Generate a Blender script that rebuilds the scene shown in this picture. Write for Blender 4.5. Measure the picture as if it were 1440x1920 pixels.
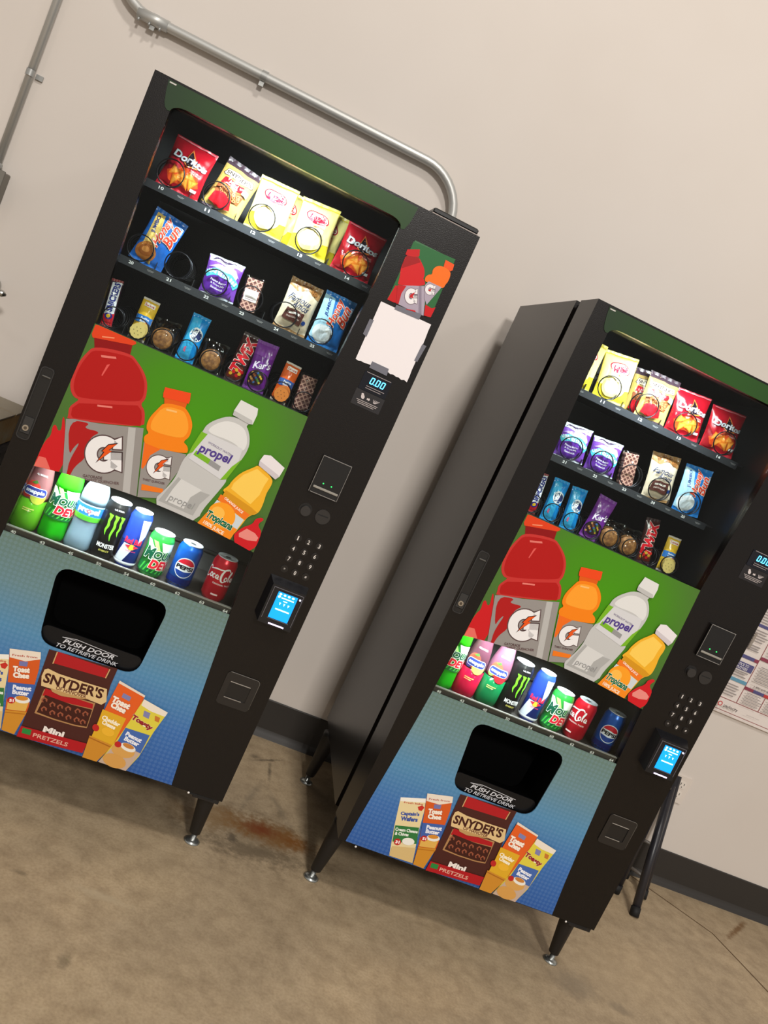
import bpy, math, random
from mathutils import Matrix, Vector, noise
from mathutils.geometry import tessellate_polygon

# ------------------------------------------------------------------ scene, camera, light, exposure
for o in list(bpy.data.objects):
    bpy.data.objects.remove(o)
scene = bpy.context.scene
COL = scene.collection
random.seed(7)

def lin(c):
    def f(v):
        v = v / 255.0
        return v / 12.92 if v <= 0.04045 else ((v + 0.055) / 1.055) ** 2.4
    return (f(c[0]), f(c[1]), f(c[2]), 1.0)

cam_data = bpy.data.cameras.new('camera')
cam = bpy.data.objects.new('camera', cam_data)
COL.objects.link(cam)
cam_data.sensor_fit = 'HORIZONTAL'
cam_data.sensor_width = 36.0
cam_data.lens = 36.0 * 1652.7153 / 1440.0
cam_data.clip_start = 0.05
cam.matrix_world = Matrix((
    (0.9039673704008088, -0.3901821115481542, -0.17493116668698722, 0.5028963),
    (-0.10144091106136414, 0.20173624383494176, -0.9741725871150395, -2.16666328),
    (0.41539467354997134, 0.8983654088126904, 0.1427825529787171, 1.43637352),
    (0, 0, 0, 1)))
scene.camera = cam

scene.view_settings.view_transform = 'Standard'
scene.view_settings.look = 'None'
scene.view_settings.gamma = 1.0
scene.view_settings.use_curve_mapping = False
scene.view_settings.exposure = 0.0

world = bpy.data.worlds.new('room_light')
scene.world = world
world.use_nodes = True
world.node_tree.nodes['Background'].inputs[0].default_value = lin((196, 190, 184))
world.node_tree.nodes['Background'].inputs[1].default_value = 0.88

def area_light(name, loc, sx, sy, power, target, col=(255, 250, 244)):
    d = bpy.data.lights.new(name, 'AREA')
    d.shape = 'RECTANGLE'; d.size = sx; d.size_y = sy; d.energy = power
    d.color = lin(col)[:3]
    o = bpy.data.objects.new(name, d); COL.objects.link(o)
    o.location = loc
    o.rotation_euler = (Vector(target) - Vector(loc)).to_track_quat('-Z', 'Y').to_euler()
    return o
# high-bay ceiling lamps of the hall
area_light('ceiling_lamp_front', (1.6, -8.0, 5.4), 0.8, 0.8, 385, (1.2, 0.5, 0.6))
area_light('ceiling_lamp_near', (1.25, -3.6, 7.2), 0.6, 0.6, 190, (1.25, -0.5, 0.5))
area_light('ceiling_lamp_right', (5.6, -4.6, 6.2), 0.8, 0.8, 45, (3.6, 0.5, 0.6))
area_light('ceiling_lamp_left', (-3.0, -4.4, 6.0), 0.7, 0.7, 18, (-1.4, 0.0, 0.3))

# ------------------------------------------------------------------ materials
_mats = {}
def mat(col, rough=0.5, metal=0.0, spec=0.5, emit=0.0, kind='', coat=0.0):
    key = (tuple(col), rough, metal, spec, emit, kind, coat)
    if key in _mats:
        return _mats[key]
    m = bpy.data.materials.new('paint_%d' % len(_mats))
    m.use_nodes = True
    nt = m.node_tree
    b = nt.nodes['Principled BSDF']
    b.inputs['Base Color'].default_value = lin(col)
    b.inputs['Roughness'].default_value = rough
    b.inputs['Metallic'].default_value = metal
    b.inputs['Specular IOR Level'].default_value = spec
    b.inputs['Coat Weight'].default_value = coat
    b.inputs['Coat Roughness'].default_value = 0.08
    if emit:
        b.inputs['Emission Color'].default_value = lin(col)
        b.inputs['Emission Strength'].default_value = emit
    if kind == 'liquid':                       # light passes through it
        out = nt.nodes['Material Output']
        tr = nt.nodes.new('ShaderNodeBsdfTranslucent'); tr.inputs[0].default_value = lin(col)
        mx = nt.nodes.new('ShaderNodeMixShader'); mx.inputs[0].default_value = 0.45
        nt.links.new(b.outputs[0], mx.inputs[1]); nt.links.new(tr.outputs[0], mx.inputs[2])
        nt.links.new(mx.outputs[0], out.inputs[0])
    if kind == 'powder':
        n = nt.nodes.new('ShaderNodeTexNoise'); n.inputs['Scale'].default_value = 420
        tc = nt.nodes.new('ShaderNodeTexCoord'); nt.links.new(tc.outputs['Object'], n.inputs['Vector'])
        bp = nt.nodes.new('ShaderNodeBump'); bp.inputs['Strength'].default_value = 0.12
        bp.inputs['Distance'].default_value = 0.002
        nt.links.new(n.outputs[0], bp.inputs['Height']); nt.links.new(bp.outputs[0], b.inputs['Normal'])
    _mats[key] = m
    return m

def film_mat(name, tint, gloss):
    """thin clear sheet: mostly passes light, mirrors a little"""
    m = bpy.data.materials.new(name); m.use_nodes = True
    nt = m.node_tree; nt.nodes.clear()
    out = nt.nodes.new('ShaderNodeOutputMaterial')
    t = nt.nodes.new('ShaderNodeBsdfTransparent'); t.inputs[0].default_value = lin(tint)
    g = nt.nodes.new('ShaderNodeBsdfGlossy'); g.inputs['Roughness'].default_value = 0.05
    lw = nt.nodes.new('ShaderNodeLayerWeight'); lw.inputs[0].default_value = 0.5
    pw = nt.nodes.new('ShaderNodeMath'); pw.operation = 'POWER'; pw.inputs[1].default_value = 3.0
    ml = nt.nodes.new('ShaderNodeMath'); ml.operation = 'MULTIPLY_ADD'; ml.inputs[1].default_value = 0.6; ml.inputs[2].default_value = gloss
    mx = nt.nodes.new('ShaderNodeMixShader')
    nt.links.new(lw.outputs['Facing'], pw.inputs[0]); nt.links.new(pw.outputs[0], ml.inputs[0])
    nt.links.new(ml.outputs[0], mx.inputs[0]); nt.links.new(t.outputs[0], mx.inputs[1]); nt.links.new(g.outputs[0], mx.inputs[2])
    nt.links.new(mx.outputs[0], out.inputs[0])
    return m
GLASS = film_mat('window_glass', (246, 250, 248), 0.012)
FILM = film_mat('clear_film', (250, 248, 246), 0.05)

def node_mat(name):
    m = bpy.data.materials.new(name); m.use_nodes = True
    return m, m.node_tree, m.node_tree.nodes['Principled BSDF']

BLACK = mat((17, 13, 11), 0.28, 0, 0.36, 0, 'powder')
BLACK2 = mat((26, 23, 22), 0.5)
GASKET = mat((8, 8, 8), 0.7)
TRIM = mat((20, 20, 21), 0.3)
CHROME = mat((190, 190, 186), 0.25, 1.0)
STEEL = mat((170, 171, 168), 0.4, 0.6)
GALV = mat((186, 186, 182), 0.42, 0.45)
WIRE = mat((44, 44, 48), 0.28, 0.8)
INNER = mat((20, 19, 20), 0.35)
WHITE = mat((236, 232, 228), 0.5)
LED = mat((240, 248, 255), 0.5, 0, 0, 9.0)

# ------------------------------------------------------------------ mesh tools
class MB:
    def __init__(self):
        self.v = []; self.f = []; self.mi = []; self.mats = []; self.smooth = []
    def slot(self, m):
        if m not in self.mats: self.mats.append(m)
        return self.mats.index(m)
    def add(self, verts, faces, m, smooth=False):
        b = len(self.v); s = self.slot(m)
        self.v += [tuple(p) for p in verts]
        for f in faces:
            self.f.append(tuple(i + b for i in f)); self.mi.append(s); self.smooth.append(smooth)
        return self
    def box(self, x0, x1, y0, y1, z0, z1, m, bev=0.0):
        if bev <= 0:
            v = [(x0,y0,z0),(x1,y0,z0),(x1,y1,z0),(x0,y1,z0),(x0,y0,z1),(x1,y0,z1),(x1,y1,z1),(x0,y1,z1)]
            return self.add(v, [(0,3,2,1),(4,5,6,7),(0,1,5,4),(1,2,6,5),(2,3,7,6),(3,0,4,7)], m)
        b = bev; v = []
        for (z, i) in ((z0, b), (z0 + b, 0), (z1 - b, 0), (z1, b)):
            c = b + i
            v += [(x0+c,y0+i,z),(x1-c,y0+i,z),(x1-i,y0+c,z),(x1-i,y1-c,z),(x1-c,y1-i,z),(x0+c,y1-i,z),(x0+i,y1-c,z),(x0+i,y0+c,z)]
        f = [tuple(range(7, -1, -1)), tuple(range(24, 32))]
        for r in range(3):
            for k in range(8):
                f.append((r*8+k, r*8+(k+1)%8, (r+1)*8+(k+1)%8, (r+1)*8+k))
        return self.add(v, f, m)
    def prism(self, pts, y0, y1, m, side=None):
        """polygon in x,z (counter-clockwise seen from -y) extruded from y0 (front) to y1"""
        n = len(pts)
        tri = tessellate_polygon([[Vector((p[0], p[1], 0)) for p in pts]])
        fr = []
        for t in tri:
            a, b, c = t
            cr = (pts[b][0]-pts[a][0])*(pts[c][1]-pts[a][1]) - (pts[b][1]-pts[a][1])*(pts[c][0]-pts[a][0])
            fr.append((a, b, c) if cr > 0 else (a, c, b))
        v = [(p[0], y0, p[1]) for p in pts] + [(p[0], y1, p[1]) for p in pts]
        f = fr + [(c+n, b+n, a+n) for (a, b, c) in fr]
        area = sum(pts[i][0]*pts[(i+1)%n][1] - pts[(i+1)%n][0]*pts[i][1] for i in range(n))
        for i in range(n):
            j = (i+1) % n
            f.append((j, i, i+n, j+n) if area > 0 else (i, j, j+n, i+n))
        return self.add(v, f, m)
    def lathe(self, prof, m, seg=32, cx=0, cy=0, cz=0, sq=None):
        v = []; f = []; n = len(prof)
        for (r, z) in prof:
            for k in range(seg):
                a = 2*math.pi*k/seg
                v.append((cx + r*math.sin(a), cy - r*math.cos(a), cz + z))
        for i in range(n-1):
            for k in range(seg):
                j = (k+1) % seg
                f.append((i*seg+k, i*seg+j, (i+1)*seg+j, (i+1)*seg+k))
        if prof[0][0] > 1e-5: f.append(tuple(range(seg-1, -1, -1)))
        if prof[-1][0] > 1e-5: f.append(tuple((n-1)*seg + k for k in range(seg)))
        return self.add(v, f, m, True)
    def tube(self, path, r, m, seg=8, caps=True):
        P = [Vector(p) for p in path]; n = len(P); v = []; f = []
        t0 = (P[1]-P[0]).normalized()
        up = Vector((0,0,1)) if abs(t0.z) < 0.9 else Vector((1,0,0))
        a = t0.cross(up).normalized()
        for i in range(n):
            t = ((P[min(i+1,n-1)]-P[max(i-1,0)])).normalized()
            a = (a - t*a.dot(t)).normalized(); b = t.cross(a)
            rr = r[i] if isinstance(r, (list, tuple)) else r
            for k in range(seg):
                w = 2*math.pi*k/seg
                v.append(P[i] + a*(rr*math.cos(w)) + b*(rr*math.sin(w)))
        for i in range(n-1):
            for k in range(seg):
                j = (k+1) % seg
                f.append((i*seg+k, i*seg+j, (i+1)*seg+j, (i+1)*seg+k))
        if caps:
            f.append(tuple(range(seg-1,-1,-1))); f.append(tuple((n-1)*seg+k for k in range(seg)))
        return self.add(v, f, m, True)
    def disc(self, cx, cz, r, y0, y1, m, seg=24):
        pts = [(cx + r*math.cos(2*math.pi*k/seg), cz + r*math.sin(2*math.pi*k/seg)) for k in range(seg)]
        return self.prism(pts, y0, y1, m)
    def mesh(self, name):
        me = bpy.data.meshes.new(name)
        me.from_pydata(self.v, [], self.f)
        for m in self.mats: me.materials.append(m)
        me.polygons.foreach_set('material_index', self.mi)
        me.polygons.foreach_set('use_smooth', self.smooth)
        me.update()
        return me

def link(name, me, parent=None):
    o = bpy.data.objects.new(name, me); COL.objects.link(o)
    if parent is not None: o.parent = parent
    return o
def empty(name, loc=(0,0,0), rot=(0,0,0)):
    o = bpy.data.objects.new(name, None); COL.objects.link(o)
    o.empty_display_size = 0.05; o.location = loc; o.rotation_euler = rot
    return o
def tag(o, label, cat, group=None):
    o['label'] = label; o['category'] = cat
    if group: o['group'] = group
    return o
def struct(name, mb, parent=None):
    o = link(name, mb.mesh(name), parent)
    o['kind'] = 'structure'
    return o
_cache = {}
def part(name, parent, key, build):
    """build() -> MB; equal keys share mesh data"""
    if key is None or key not in _cache:
        me = build().mesh(name)
        if key is not None: _cache[key] = me
    else:
        me = _cache[key]
    return link(name, me, parent)

def rrect(x0, x1, z0, z1, r, n=5):
    pts = []
    for (cx, cz, a0) in ((x1-r, z0+r, -90), (x1-r, z1-r, 0), (x0+r, z1-r, 90), (x0+r, z0+r, 180)):
        for k in range(n+1):
            a = math.radians(a0 + 90*k/n)
            pts.append((cx + r*math.cos(a), cz + r*math.sin(a)))
    return pts

# ------------------------------------------------------------------ flat print
_glyph = {}
def glyphs(s, bold=0.0, shear=0.0, outline=0.0):
    key = (s, bold, shear, outline)
    if key in _glyph: return _glyph[key]
    cu = bpy.data.curves.new('type', 'FONT')
    cu.body = s; cu.size = 1.0; cu.shear = shear; cu.offset = bold + outline
    cu.resolution_u = 3; cu.align_x = 'CENTER'; cu.align_y = 'CENTER'
    ob = bpy.data.objects.new('type', cu)
    me = bpy.data.meshes.new_from_object(ob)
    v = [(p.co.x, p.co.y) for p in me.vertices]; f = [tuple(p.vertices) for p in me.polygons]
    bpy.data.objects.remove(ob); bpy.data.curves.remove(cu); bpy.data.meshes.remove(me)
    _glyph[key] = (v, f)
    return _glyph[key]

class Art:
    """layers of flat colour; later layers lie over earlier ones"""
    def __init__(self): self.layers = []
    def poly(self, col, pts, **k):
        tri = tessellate_polygon([[Vector((p[0], p[1], 0)) for p in pts]])
        self.layers.append((col, [tuple(p) for p in pts], [tuple(t) for t in tri], k)); return self
    def rect(self, col, x0, x1, z0, z1, **k): return self.poly(col, [(x0,z0),(x1,z0),(x1,z1),(x0,z1)], **k)
    def ell(self, col, cx, cz, rx, rz, rot=0, n=24, **k):
        c, s = math.cos(math.radians(rot)), math.sin(math.radians(rot)); pts = []
        for i in range(n):
            a = 2*math.pi*i/n; x = rx*math.cos(a); z = rz*math.sin(a)
            pts.append((cx + x*c - z*s, cz + x*s + z*c))
        return self.poly(col, pts, **k)
    def text(self, col, s, cx, cz, w, h, rot=0, bold=0.0, shear=0.0, oc=None, ow=0.0, **k):
        v0, _ = glyphs(s, bold, shear)
        if not v0: return self
        xs = [p[0] for p in v0]; ys = [p[1] for p in v0]
        mx, my = (min(xs)+max(xs))/2, (min(ys)+max(ys))/2
        sx = w/max(max(xs)-min(xs), 1e-6); sy = h/max(max(ys)-min(ys), 1e-6)
        c, sn = math.cos(math.radians(rot)), math.sin(math.radians(rot))
        for (cc, ol) in (((oc, ow),) if oc else ()) + ((col, 0.0),):
            v, f = glyphs(s, bold, shear, ol)
            pts = []
            for (x, y) in v:
                x = (x-mx)*sx; y = (y-my)*sy
                pts.append((cx + x*c - y*sn, cz + x*sn + y*c))
            self.layers.append((cc, pts, f, k))
        return self
    def gmark(self, col, cx, cz, w, h, rot=0, oc=None, **k):
        c, s = math.cos(math.radians(rot)), math.sin(math.radians(rot))
        for (cc, e) in (((oc, 0.035),) if oc else ()) + ((col, 0.0),):
            out = []
            N = 30; a0, a1 = 38, 322
            ring = [(0.5+e, 0), (0.255-e, 1)]
            po = []
            for i in range(N+1):
                t = math.radians(a0 + (a1-a0)*i/N); po.append(((0.5+e)*math.cos(t), (0.5+e)*math.sin(t)))
            pi = []
            for i in range(N+1):
                t = math.radians(a1 - (a1-a0)*i/N); pi.append(((0.185-e)*math.cos(t), (0.20-e)*math.sin(t)))
            shapes = [[po[i] for i in (j, j+1)] + [pi[N-j-1], pi[N-j]] for j in range(N)]
            shapes.append([(0.20-e, -0.36-e), (0.50+e, -0.46-e), (0.50+e, 0.06+e), (0.20-e, 0.06+e)])
            shapes.append([(0.02-e, -0.14-e), (0.50+e, -0.14-e), (0.50+e, 0.06+e), (0.02-e, 0.06+e)])
            shapes.append([(0.26-e, 0.16-e), (0.50+e, 0.16-e), (0.50+e, 0.49+e), (0.30-e, 0.40+e)])
            v = []; f = []
            for sh in shapes:
                b = len(v)
                for (x, y) in sh:
                    x *= w; y *= h; v.append((cx + x*c - y*s, cz + x*s + y*c))
                f.append(tuple(range(b, b+len(sh))))
            self.layers.append((cc, v, f, k))
        return self
    def stroke(self, col, pts, w, n=6, **k):
        """smooth brush line through pts; w = width or list of widths"""
        P = [Vector((p[0], p[1])) for p in pts]; Q = []; W = []
        ws = w if isinstance(w, (list, tuple)) else [w]*len(P)
        for i in range(len(P)-1):
            p0, p1, p2, p3 = P[max(i-1,0)], P[i], P[i+1], P[min(i+2,len(P)-1)]
            for j in range(n):
                t = j/n
                Q.append(0.5*((2*p1) + (p2-p0)*t + (2*p0-5*p1+4*p2-p3)*t*t + (3*p1-p0-3*p2+p3)*t*t*t))
                W.append(ws[i]*(1-t) + ws[i+1]*t)
        Q.append(P[-1]); W.append(ws[-1])
        v = []; f = []
        for i, q in enumerate(Q):
            d = (Q[min(i+1,len(Q)-1)] - Q[max(i-1,0)])
            d = d.normalized() if d.length > 1e-9 else Vector((1,0))
            nn = Vector((-d.y, d.x))*(W[i]/2)
            v += [tuple(q+nn), tuple(q-nn)]
            if i: f.append((2*i-2, 2*i-1, 2*i+1, 2*i))
        self.layers.append((col, v, f, k)); return self
    def build(self, mapfn, off=0.0004, step=0.00022, maxlen=None, rough=0.4, metal=0.0, spec=0.5, coat=0.0):
        mb = MB()
        for li, (col, v, faces, k) in enumerate(self.layers):
            v = list(v); tris = []
            for f in faces:
                for i in range(1, len(f)-1): tris.append((f[0], f[i], f[i+1]))
            if maxlen:
                mids = {}; todo = tris; tris = []
                while todo:
                    a, b, c = todo.pop()
                    e = sorted(((( v[p][0]-v[q][0])**2 + (v[p][1]-v[q][1])**2, p, q, r) for p, q, r in ((a,b,c),(b,c,a),(c,a,b))), reverse=True)[0]
                    if e[0] > maxlen*maxlen:
                        _, p, q, r = e; kk = (min(p,q), max(p,q))
                        if kk not in mids:
                            mids[kk] = len(v); v.append(((v[p][0]+v[q][0])/2, (v[p][1]+v[q][1])/2))
                        m = mids[kk]; todo += [(p, m, r), (m, q, r)]
                    else: tris.append((a, b, c))
            o = off + step*li
            out = []
            for (a, b, c) in tris:
                cr = (v[b][0]-v[a][0])*(v[c][1]-v[a][1]) - (v[b][1]-v[a][1])*(v[c][0]-v[a][0])
                if abs(cr) > 1e-14: out.append((a, b, c) if cr > 0 else (a, c, b))
            mm = col if isinstance(col, bpy.types.Material) else mat(col, k.get('rough', rough), k.get('metal', metal), spec, k.get('emit', 0.0), '', coat)
            mb.add([mapfn(p[0], p[1], o) for p in v], out, mm, False)
        return mb
flat = lambda x, z, o: (x, -o, z)

def chaikin(pts, n=2):
    for _ in range(n):
        q = []
        for i in range(len(pts)):
            a, b = pts[i], pts[(i+1) % len(pts)]
            q += [(a[0]*.75+b[0]*.25, a[1]*.75+b[1]*.25), (a[0]*.25+b[0]*.75, a[1]*.25+b[1]*.75)]
        pts = q
    return pts
def from_data(data, clip=None, smooth=99):
    a = Art()
    for e in data:
        if e[0] == 'p':
            pts = [(p[0]/1000, p[1]/1000) for p in e[2]]
            if len(pts) >= smooth: pts = chaikin(pts)
            if clip: pts = [clip(*p) for p in pts]
            a.poly(e[1], pts)
        else:
            _, col, s, cx, cz, w, h, rot, bold, shear, oc, ow = e
            if s == 'G': a.gmark(col, cx/1000, cz/1000, w/1000, h/1000, rot, oc)
            else: a.text(col, s, cx/1000, cz/1000, w/1000, h/1000, rot, bold, shear, oc, ow)
    return a
# ------------------------------------------------------------------ room
WALLY = 0.9817

def ramp(nt, fac, stops):
    r = nt.nodes.new('ShaderNodeValToRGB')
    while len(r.color_ramp.elements) < len(stops): r.color_ramp.elements.new(0.5)
    for e, (p, c) in zip(r.color_ramp.elements, stops):
        e.position = p; e.color = lin(c)
    nt.links.new(fac, r.inputs[0]); return r.outputs[0]
def noise_tex(nt, vec, scale, detail=5, rough=0.55):
    n = nt.nodes.new('ShaderNodeTexNoise'); n.inputs['Scale'].default_value = scale
    n.inputs['Detail'].default_value = detail; n.inputs['Roughness'].default_value = rough
    nt.links.new(vec, n.inputs['Vector']); return n.outputs[0]
def math_node(nt, op, a, b=None, clamp=False):
    n = nt.nodes.new('ShaderNodeMath'); n.operation = op; n.use_clamp = clamp
    for i, s in enumerate((a, b)):
        if s is None: continue
        if isinstance(s, (int, float)): n.inputs[i].default_value = s
        else: nt.links.new(s, n.inputs[i])
    return n.outputs[0]
def mixc(nt, fac, a, b, mode='MIX'):
    n = nt.nodes.new('ShaderNodeMix'); n.data_type = 'RGBA'; n.blend_type = mode
    if isinstance(fac, (int, float)): n.inputs[0].default_value = fac
    else: nt.links.new(fac, n.inputs[0])
    for i, s in ((6, a), (7, b)):
        if isinstance(s, tuple): n.inputs[i].default_value = lin(s)
        else: nt.links.new(s, n.inputs[i])
    return n.outputs[2]
def blotch(nt, vec, nz, cx, cy, rx, ry, rot, amt, soft=0.5):
    """mask of a stain or a painted leg shadow on the slab at one spot, ragged by noise"""
    mp = nt.nodes.new('ShaderNodeMapping'); mp.vector_type = 'TEXTURE'
    mp.inputs['Location'].default_value = (cx, cy, 0); mp.inputs['Rotation'].default_value = (0, 0, math.radians(rot))
    mp.inputs['Scale'].default_value = (rx, ry, 1)
    nt.links.new(vec, mp.inputs['Vector'])
    ln = nt.nodes.new('ShaderNodeVectorMath'); ln.operation = 'LENGTH'
    nt.links.new(mp.outputs[0], ln.inputs[0])
    d = math_node(nt, 'ADD', ln.outputs['Value'], math_node(nt, 'MULTIPLY', math_node(nt, 'SUBTRACT', nz, 0.5), 1.6))
    d = math_node(nt, 'SUBTRACT', 1.0, d)
    d = math_node(nt, 'DIVIDE', d, soft, True)
    return math_node(nt, 'MULTIPLY', d, amt)

FLOORM, nt, bs = node_mat('concrete_slab')
tc = nt.nodes.new('ShaderNodeTexCoord'); vec = tc.outputs['Object']
n1 = noise_tex(nt, vec, 2.2, 6); n2 = noise_tex(nt, vec, 17, 6, 0.65); n3 = noise_tex(nt, vec, 140, 3)
c = ramp(nt, n1, [(0.3, (168, 149, 122)), (0.5, (181, 161, 132)), (0.7, (194, 172, 140))])
c2 = ramp(nt, n2, [(0.32, (196, 190, 182)), (0.55, (238, 236, 232)), (0.75, (255, 255, 255))])
c = mixc(nt, 0.7, c, c2, 'MULTIPLY')
c3 = ramp(nt, n3, [(0.3, (215, 212, 205)), (0.6, (255, 255, 255))])
c = mixc(nt, 0.5, c, c3, 'MULTIPLY')
n4 = noise_tex(nt, vec, 55, 5, 0.7)
nr = math_node(nt, 'ADD', math_node(nt, 'MULTIPLY', n2, 0.7), math_node(nt, 'MULTIPLY', math_node(nt, 'SUBTRACT', n4, 0.5), 0.9))
nr = math_node(nt, 'ADD', nr, 0.15)
for (cx, cy, rx, ry, rot, amt, soft, col) in (
        (1.00, 0.30, 0.30, 0.19, 8, 0.45, 0.6, (104, 90, 68)),
        (0.86, 0.32, 0.16, 0.09, 20, 0.60, 0.7, (128, 98, 56)),
        (1.05, 0.335, 0.19, 0.085, 0, 0.85, 0.6, (122, 84, 38)),
        (1.02, 0.345, 0.075, 0.05, 0, 1.0, 0.9, (112, 52, 10)),
        (1.125, 0.335, 0.06, 0.04, 0, 0.8, 0.9, (118, 70, 18)),
        (1.00, 0.21, 0.22, 0.05, 8, 0.55, 0.7, (88, 76, 58)),
        (0.93, 0.245, 0.025, 0.03, 8, 0.7, 0.6, (66, 56, 44)),
        (1.03, 0.80, 0.09, 0.010, 35, 0.7, 0.9, (74, 64, 50)), (1.04, 0.72, 0.010, 0.10, 0, 0.7, 0.9, (74, 64, 50)),
        (0.98, 0.79, 0.03, 0.02, 35, 0.6, 0.9, (80, 68, 52)),
        (0.98, 0.52, 0.018, 0.15, -18, 0.45, 0.9, (104, 94, 78)), (1.08, 0.50, 0.018, 0.15, 25, 0.40, 0.9, (104, 94, 78)),  # two slanting streaks: faint leg shadows between the machines, painted into the slab colour
        (2.06, 0.10, 0.10, 0.08, 20, 0.5, 0.6, (104, 94, 80)), (2.20, 0.06, 0.05, 0.03, 0, 0.45, 0.6, (104, 94, 80)),
        (3.08, 0.825, 0.19, 0.016, 44, 0.85, 0.7, (110, 78, 42)),
        (0.59, -0.43, 0.02, 0.035, 0, 0.5, 0.7, (98, 86, 66)), (0.42, -0.20, 0.03, 0.010, 0, 0.5, 0.7, (98, 86, 66)),
        (0.62, -0.19, 0.12, 0.020, -4, 0.55, 0.8, (190, 172, 142)),
        (1.75, -0.35, 0.5, 0.18, 10, 0.30, 0.9, (150, 138, 118)), (2.3, 0.25, 0.4, 0.2, 30, 0.3, 0.9, (178, 156, 124))):
    c = mixc(nt, blotch(nt, vec, nr, cx, cy, rx, ry, rot, amt, soft), c, col)
nt.links.new(c, bs.inputs['Base Color'])
bs.inputs['Roughness'].default_value = 0.55
bp = nt.nodes.new('ShaderNodeBump'); bp.inputs['Strength'].default_value = 0.15; bp.inputs['Distance'].default_value = 0.002
nt.links.new(n2, bp.inputs['Height']); nt.links.new(bp.outputs[0], bs.inputs['Normal'])

WALLM, nt, bs = node_mat('painted_drywall')
tc = nt.nodes.new('ShaderNodeTexCoord'); vec = tc.outputs['Object']
n1 = noise_tex(nt, vec, 1.3, 3); n2 = noise_tex(nt, vec, 260, 3)
c = ramp(nt, n1, [(0.3, (208, 199, 190)), (0.7, (213, 205, 197))])
nt.links.new(c, bs.inputs['Base Color']); bs.inputs['Roughness'].default_value = 0.6
bp = nt.nodes.new('ShaderNodeBump'); bp.inputs['Strength'].default_value = 0.06; bp.inputs['Distance'].default_value = 0.001
nt.links.new(n2, bp.inputs['Height']); nt.links.new(bp.outputs[0], bs.inputs['Normal'])

floor = struct('floor', MB().box(-6, 9, -7, WALLY + 0.1, -0.1, 0, FLOORM))
wall = struct('wall_back', MB().box(-6, 9, WALLY, WALLY + 0.1, 0, 7.5, WALLM))

struct('ceiling', MB().box(-8, 11, -10, WALLY + 0.1, 7.5, 7.6, mat((120, 116, 110), 0.8)))

BASEM = mat((42, 38, 34), 0.55)
BASEL = mat((112, 104, 96), 0.3)
prof = [(0, 0.1457), (0.004, 0.1457), (0.006, 0.143), (0.007, 0.030), (0.010, 0.018), (0.016, 0.009), (0.022, 0.003), (0.024, 0.0), (0, 0)]
mb = MB(); n = len(prof); v = []
for X in (-6, 9): v += [(X, WALLY - p[0], p[1]) for p in prof]
f = [(i, (i+1) % n, (i+1) % n + n, i + n) for i in range(n)]
mb.add(v, f[:3] + [f[-1]], BASEM); mb.add(v, f[3:7], BASEM, True)
struct('baseboard_back', mb)

# saw-cut joint and crack in the slab
def ribbon(path, w, z, m):
    mb = MB(); v = []; f = []
    for i, p in enumerate(path):
        a = Vector(path[max(i-1, 0)]); b = Vector(path[min(i+1, len(path)-1)])
        d = (b-a).normalized(); nn = Vector((-d.y, d.x)) * w/2
        v += [(p[0]+nn.x, p[1]+nn.y, z), (p[0]-nn.x, p[1]-nn.y, z)]
        if i: f.append((2*i-2, 2*i-1, 2*i+1, 2*i))
    return mb.add(v, f, m)
o = link('crack', ribbon([(2.50, 1.06-0.085), (2.628, 0.957), (2.77, 0.838), (2.905, 0.722), (2.95, 0.58), (2.991, 0.445), (3.06, 0.2), (3.2, -0.3)], 0.0070, 0.0006, mat((92, 68, 42), 0.8)).mesh('crack'), floor)

# ------------------------------------------------------------------ conduits on the wall
def arc_path():
    z0 = 2.138; R = 0.16; x1 = 0.69; pts = [(-0.60+0.16, 3.2), (-0.60+0.16, z0+0.16)] + [(-0.28 - R*math.cos(math.radians(9*k)), z0 + R - R*math.sin(math.radians(9*k))) for k in range(11)] + [(0.0, z0), (0.3, z0), (x1-0.05, z0)]
    for k in range(0, 11):
        a = math.radians(90 - 9*k); pts.append((x1 + R*math.cos(a), z0 - R + R*math.sin(a)))
    pts += [(x1+R, 1.7), (x1+R, 0.62)]
    return [(x, WALLY - 0.028, z) for x, z in pts]
con = empty('conduit', (-1.6, WALLY, 2.138))
con.matrix_world = Matrix.Translation((0, 0, 0))
link('pipe', MB().tube(arc_path(), 0.0155, GALV, 16).mesh('pipe'), con)
def strap(cx, cz, horiz, parent, r=0.0155):
    mb = MB(); pts = []
    for k in range(13):
        a = math.pi*k/12; pts.append((math.cos(a)*(r+0.002), math.sin(a)*(r+0.002)))
    v = []; f = []
    yc = WALLY - 0.028
    for i, (s, t) in enumerate(pts):
        for w in (-0.010, 0.010):
            p = (cx + w, yc - t, cz + s) if horiz else (cx + s, yc - t, cz + w)
            v.append(p)
        if i: f.append((2*i-2, 2*i-1, 2*i+1, 2*i))
    mb.add(v, f, STEEL, True)
    if horiz: mb.box(cx-0.008, cx+0.008, WALLY-0.030, WALLY-0.026, cz-r-0.016, cz-r+0.003, STEEL).box(cx-0.008, cx+0.008, WALLY-0.026, WALLY-0.001, cz-r-0.004, cz-r-0.001, STEEL).box(cx-0.010, cx+0.010, WALLY-0.028, WALLY-0.001, cz+r-0.001, cz+r+0.004, STEEL)
    else: mb.box(cx+r-0.001, cx+r+0.022, WALLY-0.008, WALLY-0.001, cz-0.008, cz+0.008, STEEL)
    return link('strap', mb.mesh('strap'), parent)
link('junction_box', MB().box(0.80, 0.90, WALLY-0.055, WALLY-0.001, 0.50, 0.625, mat((134, 130, 122), 0.4, 0.6), 0.003).mesh('junction_box'), con)
strap(0.099, 2.138, True, con); strap(-0.276, 2.138, True, con)
link('coupling', MB().tube([(-0.33, WALLY-0.028, 2.138), (-0.23, WALLY-0.028, 2.138)], 0.0185, GALV, 16).mesh('coupling'), con)
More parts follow.
